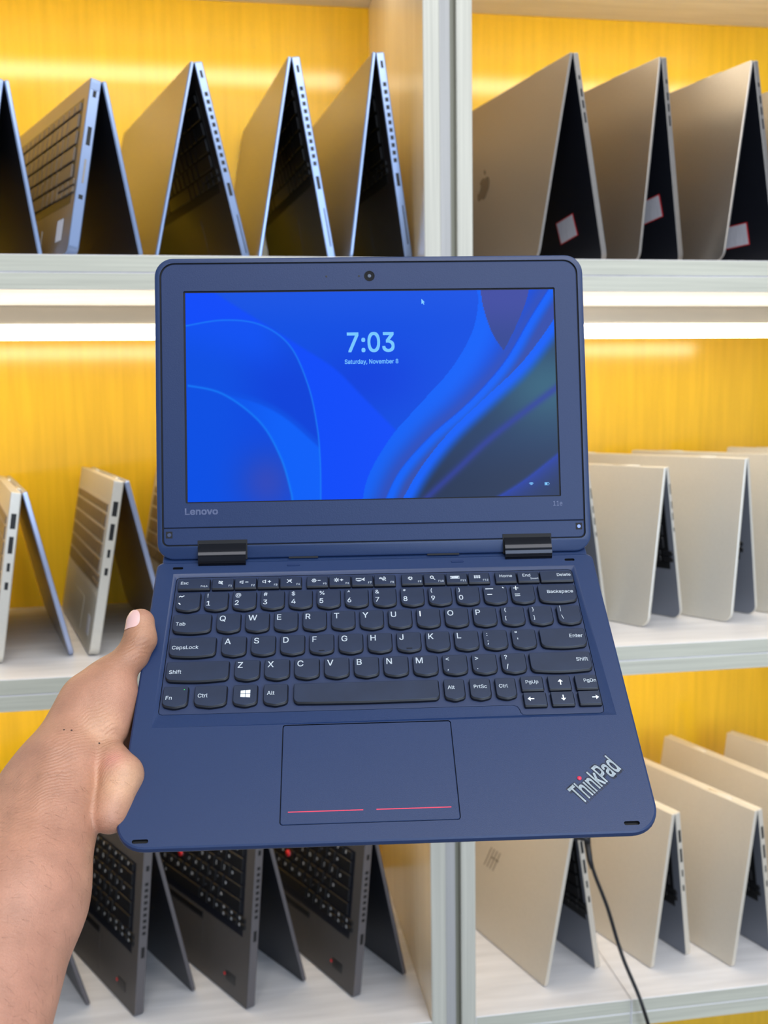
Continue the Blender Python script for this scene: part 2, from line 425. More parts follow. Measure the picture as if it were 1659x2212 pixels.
    if S.get('point'):
        link('pointing_stick', tube([(-.012, S['ky']-.056, .001), (-.012, S['ky']-.056, .0042)], .0048, 10), RED, base)
        link('click_bar', box_me(-.05, .05, S['ky']-.124, S['ky']-.116, 0, .0012, .0003, 1), BLACKKEY, base)
        link('badge_dot', tube([(w/2-.055, -Lb+.024, 0), (w/2-.055, -Lb+.024, .0006)], .0022, 8), RED, base)
        link('badge', box_me(w/2-.052, w/2-.030, -Lb+.018, -Lb+.030, 0, .0004), BLACKKEY, base)
    if extra: extra(t, base, lid, w, Lb, Ll, S)
    return t
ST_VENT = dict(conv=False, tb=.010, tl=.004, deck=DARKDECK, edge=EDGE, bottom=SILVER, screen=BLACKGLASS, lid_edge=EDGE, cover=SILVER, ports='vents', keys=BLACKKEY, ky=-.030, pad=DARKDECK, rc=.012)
ST_AIR = dict(conv=False, tb=.008, tl=.0032, deck=BLACKLID, edge=SILVER, bottom=SILVER, screen=BLACKGLASS, lid_edge=SILVER, cover=SILVER, ports='air', rc=.014)
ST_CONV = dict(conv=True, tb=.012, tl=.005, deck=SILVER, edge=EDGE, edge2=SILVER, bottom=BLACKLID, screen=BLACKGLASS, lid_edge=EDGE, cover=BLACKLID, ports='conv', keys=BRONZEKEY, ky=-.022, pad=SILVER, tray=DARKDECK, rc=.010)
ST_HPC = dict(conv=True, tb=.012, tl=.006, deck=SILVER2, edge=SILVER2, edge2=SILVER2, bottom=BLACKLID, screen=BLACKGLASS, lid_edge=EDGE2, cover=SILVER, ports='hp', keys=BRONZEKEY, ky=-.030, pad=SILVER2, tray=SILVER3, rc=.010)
ST_BOOK = dict(conv=False, tb=.006, tl=.004, deck=GREYDECK, edge=SILVER2, bottom=SILVER2, screen=BLACKGLASS, lid_edge=SILVER2, cover=SILVER2, ports='book', keys=BLACKKEY, ky=-.030, pad=GREYDECK, rc=.014)
ST_BOOK2 = dict(ST_BOOK, ports=None)
ST_BOOK3 = dict(ST_BOOK, keys=None)
ST_HP = dict(conv=False, tb=.009, tl=.005, deck=GREYDECK, edge=SILVER3, bottom=SILVER3, screen=BLACKGLASS, lid_edge=SILVER3, cover=SILVER3, ports='hp', keys=BLACKKEY, ky=-.030, pad=GREYDECK, rc=.005)
ST_BLK = dict(conv=True, tb=.012, tl=.005, deck=BLACKDECK, edge=BLACKEDGE, edge2=BLACKEDGE, bottom=BLACKLID, screen=BLACKGLASS, lid_edge=BLACKEDGE, cover=BLACKLID, ports='black', keys=BLACKKEY, ky=-.030, pad=BLACKDECK, tray=BLACKLID, glyphs=True, point=True, rc=.005)
def sticker(px, py, ang):
    def f(t, base, lid, w, Lb, Ll, S):
        o = link('price_sticker', box_me(-.020, .020, -.0140, .0140, 0, .0002), RED, base, Matrix.Translation((px, py, .0002)) @ Matrix.Rotation(ang, 4, 'Z'))
        tag(o, 'white price sticker with a red border')
        link('sticker_paper', box_me(-.0182, .0182, -.0128, .0128, .0002, .0003), STICKER, base, Matrix.Translation((px, py, .0002)) @ Matrix.Rotation(ang, 4, 'Z'))
    return f
def fruit_logo(lid, Ll, size=.030):
    P = [(0, .36), (.14, .42), (.30, .38), (.42, .22), (.30, .10), (.28, -.06), (.34, -.2), (.46, -.28), (.36, -.5), (.22, -.62), (.08, -.56), (-.08, -.56), (-.24, -.62), (-.4, -.46), (-.5, -.16), (-.48, .14), (-.36, .34), (-.18, .42)]
    Lf = [(0, .5), (.02, .66), (.16, .8), (.16, .64)]
    me = polys_me([[(p[0]*size, -p[1]*size) for p in P], [(p[0]*size, -p[1]*size) for p in Lf]], 0)
    me.transform(Matrix.Translation((0, Ll*.5, -ST_AIR['tl']-.0002)) @ Matrix.Rotation(math.pi, 4, 'Y') @ Matrix.Rotation(0, 4, 'Z'))
    tag(link('lid_logo', me, LOGO, lid), 'dark fruit-shaped logo')
def ex_air1(t, base, lid, w, Lb, Ll, S):
    fruit_logo(lid, Ll); sticker(w/2-.064, -Lb+.052, .15)(t, base, lid, w, Lb, Ll, S)
def ex_hplogo(t, base, lid, w, Lb, Ll, S):
    s = .030; Q = []
    for x0 in (-.36, -.12, .12, .36): Q.append([(x0-.045-.17, -.5), (x0+.025-.17, -.5), (x0+.045+.17, .5), (x0-.025+.17, .5)])
    Q.append([(-.12, .10), (-.07, .02), (.16, .02), (.18, .10)]); Q.append([(.20, .10), (.25, .02), (.48, .02), (.50, .10)])
    me = polys_me([[(p[0]*s, p[1]*s) for p in q] for q in Q], 0)
    me.transform(Matrix.Translation((0, Ll*.5, -S['tl']-.0003)) @ Matrix.Rotation(math.pi, 4, 'X')); link('lid_logo', me, mat('faint_logo', srgb(150, 140, 128), .4, metal=.3), lid)
def ex_label(t, base, lid, w, Lb, Ll, S):
    link('palmrest_sticker', box_me(w/2-.050, w/2-.030, -Lb+.018, -Lb+.042, .0002, .0005), STICKER, base)

POSE = {'A0': [-0.2318, 1.1500, 0.4700, 0.1741, 0.1950, 0.32, 0.1445], 'A1': [-0.1263, 1.1273, 0.4633, 0.1841, 0.1902, 0.32, 0.1864], 'B': [-0.0289, 1.1765, 0.3308, 0.2222, 0.2329, 0.3389, 0.2329], 'C': [0.0821, 1.1777, 0.149, 0.1797, 0.2413, 0.326, 0.168], 'D': [0.1775, 1.1541, 0.1388, 0.136, 0.2405, 0.34, 0.1383], 'E': [0.4052, 1.131, 0.2448, 0.1847, 0.2428, 0.338, 0.1874], 'F': [0.5187, 1.1403, 0.300, 0.1156, 0.243, 0.35, 0.1380], 'G': [0.6273, 1.1244, 0.325, 0.1673, 0.2395, 0.35, 0.1971], 'I': [-0.2423, 1.175, 0.2688, 0.1529, 0.2025, 0.31, 0.2148], 'J': [-0.1283, 1.1923, 0.2623, 0.1812, 0.2124, 0.3209, 0.216], 'M': [0.5615, 1.1989, 0.5598, 0.1585, 0.2115, 0.31, 0.1952], 'N': [0.6763, 1.2015, 0.5819, 0.131, 0.22, 0.33, 0.1629], 'O': [0.8089, 1.1785, 0.6009, 0.1504, 0.2216, 0.3298, 0.1504], 'P': [0.9483, 1.14, 0.6, 0.15, 0.225, 0.33, 0.15], 'L': [0.4525, 1.1998, 0.565, 0.2006, 0.2099, 0.245, 0.212], 'K': [-0.0140, 1.1908, 0.2798, 0.1916, 0.2119, 0.316, 0.1916], 'H': [0.752, 1.13, 0.37, 0.1673, 0.2395, 0.35, 0.1671], 'Q': [0.426, 1.1574, 0.3327, 0.2068, 0.2154, 0.305, 0.1673], 'R': [0.5687, 1.1694, 0.3496, 0.1613, 0.2115, 0.32, 0.1221], 'S': [0.6787, 1.1546, 0.3525, 0.173, 0.2139, 0.32, 0.1588], 'T': [0.7809, 1.1301, 0.3279, 0.1704, 0.2218, 0.3188, 0.1704], 'U': [0.9206, 1.1365, 0.4519, 0.1702, 0.2239, 0.3196, 0.1702], 'V0': [-0.2566, 1.1804, 0.4516, 0.2305, 0.2256, 0.33, 0.2611], 'V1': [-0.1118, 1.189, 0.5318, 0.1061, 0.216, 0.33, 0.212], 'V2': [0.026, 1.1797, 0.5618, 0.0987, 0.2285, 0.33, 0.2342], 'V3': [0.1635, 1.1787, 0.4763, 0.1128, 0.2108, 0.33, 0.2156]}
G_TL = 'laptops on the top left shelf'; G_TR = 'laptops on the top right shelf'; G_ML = 'laptops on the middle left shelf'
G_MR = 'laptops on the middle right shelf'; G_BL = 'laptops on the bottom left shelf'; G_BR = 'laptops on the bottom right shelf'
LAPS = [
 ('A0', 't', ST_CONV, 'black and silver tented laptop cut by the left frame edge on the top shelf', G_TL, None),
 ('A1', 't', ST_CONV, 'silver convertible laptop with bronze keyboard facing out on the top left shelf', G_TL, ex_label),
 ('B', 't', ST_VENT, 'silver tented laptop with side vents, just right of the bronze keyboard one', G_TL, None),
 ('C', 't', ST_VENT, 'silver tented laptop with side vents, middle of the three vented ones', G_TL, None),
 ('D', 't', ST_VENT, 'silver tented laptop with side vents, closest to the left side of the post', G_TL, None),
 ('E', 't', ST_AIR, 'champagne aluminium laptop with dark fruit logo on its lid beside the post', G_TR, ex_air1),
 ('F', 't', ST_AIR, 'champagne aluminium laptop, second from the post on the top right shelf', G_TR, None),
 ('G', 't', ST_AIR, 'champagne aluminium laptop, third from the post on the top right shelf', G_TR, None),
 ('H', 't', ST_AIR, 'sliver of a champagne laptop at the right frame edge of the top shelf', G_TR, None),
 ('I', 'm', ST_HPC, 'silver convertible laptop at the left frame edge on the middle shelf', G_ML, None),
 ('J', 'm', ST_HPC, 'silver convertible laptop with keyboard facing out, behind the thumb on the middle shelf', G_ML, ex_label),
 ('K', 'm', ST_HPC, 'silver convertible laptop mostly hidden behind the held laptop on the middle shelf', G_ML, None),
 ('L', 'm', ST_BOOK3, 'pale silver laptop half hidden by the right edge of the held laptop', G_MR, None),
 ('M', 'm', ST_BOOK, 'shorter pale silver tented laptop with rounded lid on the middle right shelf', G_MR, None),
 ('N', 'm', ST_BOOK2, 'taller pale grey tented laptop right of the shorter rounded one, middle shelf', G_MR, None),
 ('O', 'm', ST_BOOK2, 'pale laptop lid filling the right frame edge on the middle shelf', G_MR, None),
 ('P', 'm', ST_BOOK2, 'rearmost laptop at right whose top edge peeks above the others, middle shelf', G_MR, None),
 ('Q', 'b', ST_HP, 'pale silver laptop with slanted stroke logo and black charging plug beside the post', G_BR, ex_hplogo),
 ('R', 'b', ST_HP, 'pale silver laptop right of the charging cable on the bottom right shelf', G_BR, None),
 ('S', 'b', ST_HP, 'pale silver laptop with tall lid, third from the post on the bottom right shelf', G_BR, None),
 ('T', 'b', ST_HP, 'pale silver laptop behind the third one on the bottom right shelf', G_BR, None),
 ('U', 'b', ST_HP, 'pale silver laptop farthest right, only its far lid corner showing', G_BR, None),
 ('V0', 'b', ST_BLK, 'black laptop whose lid corner shows behind the forearm, bottom left shelf', G_BL, None),
 ('V1', 'b', ST_BLK, 'black tented laptop with keyboard out, next to the forearm on the bottom shelf', G_BL, None),
 ('V2', 'b', ST_BLK, 'black tented laptop with keyboard out, middle of the bottom left row', G_BL, None),
 ('V3', 'b', ST_BLK, 'black tented laptop with keyboard out, nearest the post on the bottom shelf', G_BL, None),
]
EXF = {'F': sticker(.338/2-.036, -.2396+.070, .12), 'G': sticker(.35/2-.056, -.2396+.043, .02)}
for nm, sh, st, lab, grp, ex in LAPS:
    st = dict(st)
    if nm in ('F', 'G'): ex = EXF[nm]
    tent(sh, POSE[nm], st, lab, grp, ex)

# charging cable of the laptop beside the post
cp = smooth_path([(0.4306, 1.130, 0.8456), (0.4313, 1.125, 0.8294), (0.4377, 1.12, 0.8036), (0.4528, 1.115, 0.7615), (0.4642, 1.11, 0.7196), (0.4709, 1.1, 0.6937), (0.4825, 1.088, 0.6612), (0.4877, 1.08, 0.6422), (0.4974, 1.08, 0.61), (0.5098, 1.085, 0.5611), (.53, 1.085, .45), (.54, 1.08, .25), (.52, 1.06, .05), (.50, 1.0, .006), (.40, .95, .006)])
ct = empty('charging_cable', (.4306, 1.13, .8456)); tag(ct, 'thin black charging cable hanging from the laptop beside the post', 'cable')
def cput(n, me, m):
    me.transform(Matrix.Translation((-.4306, -1.13, -.8456))); link(n, me, m, ct)
cput('cord', tube(cp, .0024, 8), CABLE)
cput('strain_relief', tube([(.4308, 1.129, .842), (.4320, 1.123, .822), (.4345, 1.121, .812)], [.0045, .0038, .0028], 8), CABLE)
cput('plug', tube([(.4180, 1.134, .8490), (.4262, 1.131, .8500), (.4306, 1.130, .8485), (.4310, 1.1295, .842)], [.0035, .0050, .0055, .0046], 10), CABLE)

# ------------------------------------------------------------------ the held laptop (local frame in mm, y back, z up from the palm rest)
RW = [[0.99371, 0.08549, -0.07232], [-0.11197, 0.76451, -0.63481], [0.00102, 0.63892, 0.76928]]
LW = Matrix([RW[0]+[0.0960], RW[1]+[0.6554], RW[2]+[1.2987], [0, 0, 0, 1]])
FG = empty('laptop'); FG.matrix_world = LW
tag(FG, 'open dark navy laptop with a lit blue screen held up in the hand', 'laptop')
NAVY = mat('navy_black_plastic', srgb(24, 47, 88), .42, spec=.48, noise=.05, nscale=(900, 900, 900), bump=.12, bscale=(2200, 2200, 2200), rvar=.05)
NAVY2 = mat('navy_black_bezel', srgb(24, 45, 86), .48, spec=.38, bump=.10, bscale=(1500, 1500, 1500))
NAVYK = mat('navy_key_plastic', srgb(32, 43, 66), .42, spec=.42, noise=.12, nscale=(60, 60, 60), bump=.06, bscale=(2500, 2500, 2500))
WELL = mat('navy_key_well', srgb(38, 52, 86), .45, spec=.45)
KSKIRT = mat('key_skirt', srgb(9, 12, 22), .5)
RUBBER = mat('dark_seam', srgb(8, 9, 14), .7)
HINGE = mat('black_chrome_hinge', srgb(24, 26, 34), .10, metal=.6)
PRINT = mat('white_print', srgb(232, 240, 246), .5, emit=srgb(220, 232, 240), estr=0.0)
GREYP = mat('grey_print', srgb(112, 122, 158), .5)
CHROME = mat('pale_chrome', srgb(205, 218, 228), .25, metal=.5)
REDLINE = mat('red_print', srgb(225, 60, 90), .5)
def fg(name, me, m, parent=FG, label=None):
    o = link(name, scaled(me), m, parent)
    if label: o['label'] = label
    return o
def fill(outer, holes, z):
    loops = [[Vector((p[0], p[1], 0)) for p in outer]]+[[Vector((p[0], p[1], 0)) for p in h] for h in holes]
    V = [(v.x, v.y, z) for l in loops for v in l]; F = tessellate_polygon(loops)
    me = mesh('fill', V, [tuple(f) for f in F]); bm = bmesh.new(); bm.from_mesh(me)
    for f in bm.faces:
        f.normal_update()
        if f.normal.z < 0: f.normal_flip()
    bm.to_mesh(me); bm.free(); return me
def wall(P, z0, Q, z1, inward=True):
    n = len(P); V = [(p[0], p[1], z0) for p in P]+[(p[0], p[1], z1) for p in Q]
    return mesh('wall', V, [((i+1) % n, i, n+i, n+(i+1) % n) if inward else (i, (i+1) % n, n+(i+1) % n, n+i) for i in range(n)])
# base shell
BO = rrect(-149.3, 149.3, -208.6, -4.5, 5, 8, 17)
TROUGH = [(-137.2, -15.2), (-137.0, -134.6), (84.0, -134.6), (139.0, -134.4), (135.2, -15.4)]
TROUGH = [(-136.6, -15.3), (-136.9, -134.5), (0, -134.5), (78, -134.5), (139, -134.4), (134.9, -15.4)]
WELLP = rrect(-134.9, 132.7, -131.2, -17.6, 2.5, 4)
notch = [(-134.9+2.5, -17.6), ]
WELLP = [(130.2, -17.6), (-132.5, -17.6), (-134.2, -18.3), (-134.9, -20), (-134.9, -122.2), (-134.2, -123.8), (-132.5, -124.4), (77.5, -124.4), (80.2, -125.2), (81.4, -127.4), (81.8, -129.6), (83.0, -131.0), (85.0, -131.4), (130.3, -131.4), (132.0, -130.7), (132.7, -129.0), (132.7, -20), (132.0, -18.3)]
TP = rrect(-60.4, 39.2, -197.3, -134.9+.6, 1.8, 4)
SLOTS = [rrect(-138.0, -131.0, -11.4, -9.3, 1.0, 4), rrect(128.9, 135.9, -11.3, -9.2, 1.0, 4), rrect(-139.2, -130.4, -204.9, -202.6, 1.1, 4), rrect(128.6, 137.4, -203.7, -201.4, 1.1, 4)]
TROUGH2 = [(-137, -15.3), (-137.3, -133.9), (0, -133.9), (139, -133.9), (135, -15.4)]
parts = [(fill(inset(BO, 1.6), [TROUGH2, TP]+SLOTS, 0), None, 0)]
rings = [(inset(BO, 13), -20.5), (inset(BO, 9.5), -18.5), (inset(BO, 4.2), -11), (inset(BO, .5), -4.4), (BO, -3.0), (inset(BO, .15), -1.6), (inset(BO, .6), -.5), (inset(BO, 1.6), 0)]
parts.append((loft(rings, cap0=True, cap1=False), None, 0))
bm_parts = []
# trough slope: bridge between trough outline and well outline through a filled ring
tr = fill(TROUGH2, [WELLP], 0)
for v in tr.vertices:
    x, y = v.co.x, v.co.y
    if -135.2 < x < 133.0 and -131.6 < y < -17.5: v.co.z = -1.5
parts.append((tr, None, 0))
parts.append((wall(WELLP, -1.5, WELLP, -2.6), None, 1))
parts.append((wall(TP, 0, TP, -1.6), None, 1))
parts.append((fill(TP, [], -1.6), None, 1)); parts.append((fill(WELLP, [], -2.6), None, 1))
for s in SLOTS: parts += [(wall(s, 0, s, -2), None, 1), (fill(s, [], -2), None, 1)]
bme = join(parts, 'base')
bm = bmesh.new(); bm.from_mesh(bme); bmesh.ops.remove_doubles(bm, verts=bm.verts, dist=.004); bm.to_mesh(bme); bm.free()
bme.shade_smooth(); bme.set_sharp_from_angle(angle=math.radians(20))
base = fg('base', bme, [NAVY, RUBBER])
fg('keyboard_frame', loft([(inset(WELLP, .35), -2.5), (inset(WELLP, .35), -1.65), (inset(WELLP, .55), -1.5)], cap0=False), WELL)
pad = fg('touchpad', loft([(inset(TP, .45), -1.5), (inset(TP, .45), -.25), (inset(TP, .7), 0.0)], cap0=False), NAVY)
for xa, xb in ((-55.9, -14.4), (-7.1, 34.5)):
    fg('button_line', box_me(xa, xb, -189.9, -189.35, 0, .06), REDLINE, pad, 'thin red line marking a touchpad button')
for x in (-56.7, 55.1):
    me = loft([(rrect(x-4.5, x+4.5, -10.7, -8.6, .9, 3), -.1), (rrect(x-4.3, x+4.3, -10.5, -8.8, .8, 3), .5)]); fg('rubber_stop', me, NAVY2)
fg('rear_spine', box_me(-146, 146, -7.5, 5, -9, -1.3, 1.0, 2), NAVY)
# keys -------------------------------------------------------------------
def key_outline(x0, x1, yt, yb, kind):
    if kind == 'flat': return rrect(x0, x1, yb, yt, .8, 3)
    if kind == 'half': return rrect(x0, x1, yb, yt, .8, 3, 1.0)
    w = x1-x0; P = []; bow = 1.15 if w < 40 else .5; rb = min(3.6, w*.22)
    for cx, a0 in ((x1-1, 0), (x0+1, 90)):
        for i in range(4): a = math.radians(a0+30*i); P.append((cx+math.cos(a), yt-1+math.sin(a)))
    for i in range(5): a = math.radians(180+i*19); P.append((x0+rb+rb*math.cos(a), yb+rb+rb*math.sin(a)+ (0.25 if i < 5 else 0)))
    for i in range(1, 8):
        t = i/8; x = x0+rb+(w-2*rb)*t; P.append((x, yb+.2-bow*math.sin(math.pi*t)*.75))
    for i in range(5): a = math.radians(284-14+i*19 if i else 284); a = math.radians(284+i*19); P.append((x1-rb+rb*math.cos(a), yb+rb+rb*math.sin(a)+.25))
    return P
def sun(cx, cy):
    return [circ(cx, cy, .75, 10)]+[[(cx+1.15*math.cos(a), cy+1.15*math.sin(a)), (cx+1.75*math.cos(a), cy+1.75*math.sin(a))] for a in [i*math.pi/4 for i in range(8)]]
def spk(cx, cy): return [[(cx-1.5, cy-.6), (cx-1.5, cy+.6), (cx-.7, cy+.6), (cx+.4, cy+1.4), (cx+.4, cy-1.4), (cx-.7, cy-.6), (cx-1.5, cy-.6)]]
ICON = {
 'mute': (lambda x, y: spk(x, y)+[[(x-1.6, y+1.5), (x+1.2, y-1.5)], [(x+1.0, y+.9), (x+.5, y+.2)]]),
 'vol-': (lambda x, y: spk(x-1, y)+[[(x+.9, y), (x+3.0, y)]]),
 'vol+': (lambda x, y: spk(x-1, y)+[[(x+.9, y), (x+3.0, y)], [(x+1.95, y-1.05), (x+1.95, y+1.05)]]),
 'mic': (lambda x, y: [[(x-1.7, y-1.5), (x+.2, y+.2), (x+1.5, y+1.5)], [(x-1.5, y+1.4), (x+1.7, y-1.4)], [(x+.2, y+1.2), (x+1.4, y+.1)]]),
 'sun-': (lambda x, y: sun(x-1, y)+[[(x+1.4, y), (x+3.4, y)]]),
 'sun+': (lambda x, y: sun(x-1, y)+[[(x+1.4, y), (x+3.4, y)], [(x+2.4, y-1), (x+2.4, y+1)]]),
 'disp': (lambda x, y: [[(x-3, y-.7), (x-3, y+.9), (x+.6, y+.9), (x+.6, y-.7), (x-3, y-.7)], [(x-2, y-.7), (x-2, y-1.4), (x, y-1.4)], [(x+1.2, y+.2), (x+2.8, y+1.2)], [(x+1.2, y), (x+2.8, y)], [(x+1.2, y-.2), (x+2.8, y-1.1)]]),
 'wifi': (lambda x, y: [[(x-2.4, y+.6), (x-.2, y-.2), (x+2.0, y-1.4)], [(x-.8, y+1.2), (x+.2, y-1.5)], circ(x-.2, y+.2, 1.0, 5, -20, 60), circ(x-.2, y+.2, 1.9, 6, -10, 70), circ(x-.8, y+.2, 1.4, 5, 120, 190)]),
 'gear': (lambda x, y: [circ(x, y, .9, 12)]+[[(x+1.0*math.cos(a), y+1.0*math.sin(a)), (x+1.65*math.cos(a), y+1.65*math.sin(a))] for a in [i*math.pi/4+.2 for i in range(8)]]),
 'find': (lambda x, y: [circ(x-.5, y+.5, 1.05, 12), [(x+.3, y-.3), (x+1.6, y-1.7)]]),
 'kbd': (lambda x, y: [[(x-3, y-.9), (x-3, y+.9), (x+3, y+.9), (x+3, y-.9), (x-3, y-.9)], [(x-2.3, y+.3), (x+2.3, y+.3)], [(x-2.3, y-.35), (x+2.3, y-.35)]]),
 'grid': (lambda x, y: [[(x+i-.4, y+j-.35), (x+i-.4, y+j+.35), (x+i+.4, y+j+.35), (x+i+.4, y+j-.35), (x+i-.4, y+j-.35)] for i in (-1.5, 0, 1.5) for j in (-.65, .65)]),
}
def arrow(cx, cy, a):
    P = [(2.1, 0), (.5, 1.55), (.5, .85), (.9, .3), (-2.0, .3), (-2.0, -.3), (.9, -.3), (.5, -.85), (.5, -1.55)]
    P = [(2.1, 0), (.3, 1.6), (.3, .35), (-2.0, .35), (-2.0, -.35), (.3, -.35), (.3, -1.6)]
    return [(cx+p[0]*math.cos(a)-p[1]*math.sin(a), cy+p[0]*math.sin(a)+p[1]*math.cos(a)) for p in P]
ZT = 1.3
def fkey(x0, x1, yt, yb, kind, legs):
    P = key_outline(x0, x1, yt, yb, kind); c = ((x0+x1)/2, (yt+yb)/2)
    tp_ = lambda Q: [(p[0]-.15, p[1]+.5) for p in Q]
    me = loft([(P, -1.5), (P, ZT-.9), (tp_(inset(P, .42)), ZT-.15), (tp_(inset(P, .65)), ZT)], cap0=False)
    nP = len(P); me.polygons.foreach_set('material_index', [1]*(2*nP)+[0]*(nP+1))
    me.transform(Matrix.Translation((-c[0], -c[1], 0)))
    me.shade_smooth(); me.set_sharp_from_angle(angle=math.radians(18))
    k = fg('key', me, [NAVYK, KSKIRT]); k.location = (c[0]/1000, c[1]/1000, 0)
    M = []
    for l in legs:
        if l[0] == 'i': M.append((strokes_me(ICON[l[1]](l[2]-c[0]+x0, yt-l[3]-c[1]), .38, ZT+.04), None, 0))
        elif l[0] == 'p': M.append((polys_me([[(p[0]-c[0], p[1]-c[1]) for p in q] for q in l[1]], ZT+.04), None, 0))
        elif l[0] == 's': M.append((strokes_me([[(x0+p[0]-c[0], yt-p[1]-c[1]) for p in q] for q in l[1]], l[2], ZT+.04), None, 0))
        else:
            tx, dx, dy, cap, al = l[:5]
            X = {'L': x0+dx, 'R': x1-dx, 'C': (x0+x1)/2+dx}[al]
            M.append((text_me(tx, cap, X-c[0], yt-dy-cap-c[1], ZT+.04, al, bold=.007, sx=1.0), None, 0))
    if M:
        o = link('key_legend', scaled(join(M, 'legend')), PRINT, k)
    return k
P_ = 18.39
fy = (-21.2, -30.2)
fkey(-132.7, -111.4, *fy, 'flat', [('Esc', 1.8, 2.2, 2.3, 'L'), ('FnLk', 1.6, 5.6, 1.5, 'R')])
names = [('mute', 'F1'), ('vol-', 'F2'), ('vol+', 'F3'), ('mic', 'F4'), ('sun-', 'F5'), ('sun+', 'F6'), ('disp', 'F7'), ('wifi', 'F8'), ('gear', 'F9'), ('find', 'F10'), ('kbd', 'F11'), ('grid', 'F12')]
for i, (ic, fn) in enumerate(names):
    x0 = [-110.3, -47.6, 15.8][i//4]+15.02*(i % 4)
    fkey(x0, x0+14.6, *fy, 'flat', [('i', ic, 6.0 if i != 3 else 6.2, 3.6), (fn, 1.3, 5.7, 1.5, 'R')])
fkey(79.0, 93.6, *fy, 'flat', [('Home', 0, 2.2, 2.3, 'C')]); fkey(94.1, 109.0, *fy, 'flat', [('End', 3.6, 2.0, 2.3, 'L'), ('Insert', 1.0, 5.4, 1.4, 'R')]); fkey(109.5, 132.0, *fy, 'flat', [('Delete', 1.7, 2.2, 2.3, 'R')])
ny = (-33.1, -47.7)
def two(t, b): return [(t, 1.9, 1.0, 3.0, 'L'), (b, 1.8, 7.2, 3.7, 'L')]
fkey(-132.7, -116.6, *ny, 'n', [('s', [[(1.8, 3.4), (2.6, 2.5), (3.6, 3.3), (4.6, 2.6), (5.2, 2.3)]], .5), ('s', [[(2.0, 8.2), (3.2, 9.6)]], .65)])
for i, (t, b) in enumerate(zip('!@#$%^&*()', '1234567890')): fkey(-114.3+P_*i, -98.4+P_*i, *ny, 'n', two(t, b))
fkey(-114.3+P_*10, -98.4+P_*10, *ny, 'n', [('s', [[(1.6, 2.4), (6.8, 2.4)], [(2.4, 7.2), (5.6, 7.2)]], .5), ('s', [[(13.0, 1.2), (13.9, 2.1)]], .5)])
fkey(-114.3+P_*11, -98.4+P_*11, *ny, 'n', [('s', [[(1.9, 2.2), (5.3, 2.2)], [(3.6, .4), (3.6, 4.0)], [(2.3, 7.4), (5.7, 7.4)], [(2.3, 8.9), (5.7, 8.9)]], .5)])
fkey(106.2, 131.4, *ny, 'n', [('Backspace', 2.0, 4.6, 2.5, 'R')])
qy = (-51.2, -65.6)
fkey(-132.8, -108.0, *qy, 'n', [('Tab', 2.0, 6.0, 2.6, 'L')])
for i, c in enumerate('QWERTYUIOP'): fkey(-104.9+P_*i, -89.2+P_*i, *qy, 'n', [(c, 1.9, 1.6, 4.2, 'L') if c != 'I' else ('s', [[(2.5, 1.6), (2.5, 5.8)]], .72)])
for i, (a, b) in enumerate((('{', '['), ('}', ']'), ('|', '\\'))):
    x = -104.9+P_*(10+i); fkey(x, x+15.6, *qy, 'n', [(a, 2.4, .9, 2.7, 'L'), (b, 2.4, 7.6, 2.7, 'L')])
ay = (-69.8, -84.1)
fkey(-133.0, -103.6, *ay, 'n', [('CapsLock', 1.8, 6.0, 2.6, 'L')])
for i, c in enumerate('ASDFGHJKL'):
    l = [(c, 1.9, 1.4, 4.2, 'L')]
    fkey(-100.4+P_*i, -84.6+P_*i, *ay, 'n', l)
    if c in 'FJ':
        kb = fg('key_bump', box_me(-100.4+P_*i+6.0, -100.4+P_*i+9.6, -82.4, -81.9, ZT-.02, ZT+.35, .1, 1), RUBBER)
fkey(-100.4+P_*9, -84.6+P_*9, *ay, 'n', [(':', 2.4, 1.2, 3.0, 'L'), (';', 2.4, 7.0, 3.4, 'L')])
fkey(-100.4+P_*10, -84.6+P_*10, *ay, 'n', [('"', 2.4, 1.2, 3.4, 'L'), ("'", 3.4, 6.4, 3.4, 'L')])
fkey(101.6, 131.2, *ay, 'n', [('Enter', 2.2, 4.4, 2.6, 'R')])
zy = (-88.2, -102.3)
fkey(-133.0, -94.2, *zy, 'n', [('Shift', 2.0, 6.0, 2.6, 'L')])
for i, c in enumerate('ZXCVBNM'): fkey(-91.1+P_*i, -75.3+P_*i, *zy, 'n', [(c, 1.9, 1.3, 4.2, 'L')])
for i, (a, b) in enumerate((('<', ','), ('>', '.'), ('?', '/'))):
    fkey(-91.1+P_*(7+i), -75.3+P_*(7+i), *zy, 'n', [(a, 2.2, 1.1, 3.1, 'L'), (b, 2.8, 8.0, 3.0, 'L')])
fkey(92.4, 131.3, *zy, 'n', [('Shift', 2.2, 4.2, 2.6, 'R')])
by = (-106.4, -120.6)
k = fkey(-133.0, -117.6, *by, 'n', [('Fn', 2.0, 6.4, 2.6, 'L')])
fg('fn_light', box_me(-120.6, -120.1, -108.8, -108.3, ZT, ZT+.1), mat('green_light', srgb(60, 200, 90), .5, emit=srgb(60, 220, 90), estr=.8), FG, 'tiny green indicator light')
fkey(-114.1, -94.3, *by, 'n', [('Ctrl', 2.2, 5.4, 2.6, 'L')])
wx, wy = -83.4, -112.6; wl = []
for sx, a0, a1 in ((-1, -2.9, -.25), (1, .05, 2.9)):
    for s in (-1, 1):
        h0 = 2.2+.35*((a0+2.9)/5.8); h1 = 2.2+.5*((a1+2.9)/5.8)
        wl.append([(wx+a0, wy+s*.2), (wx+a1, wy+s*.2), (wx+a1, wy+s*h1), (wx+a0, wy+s*h0)])
fkey(-90.9, -75.9, *by, 'n', [('p', wl)])
fkey(-72.6, -57.6, *by, 'n', [('Alt', 2.2, 4.8, 2.6, 'L')])
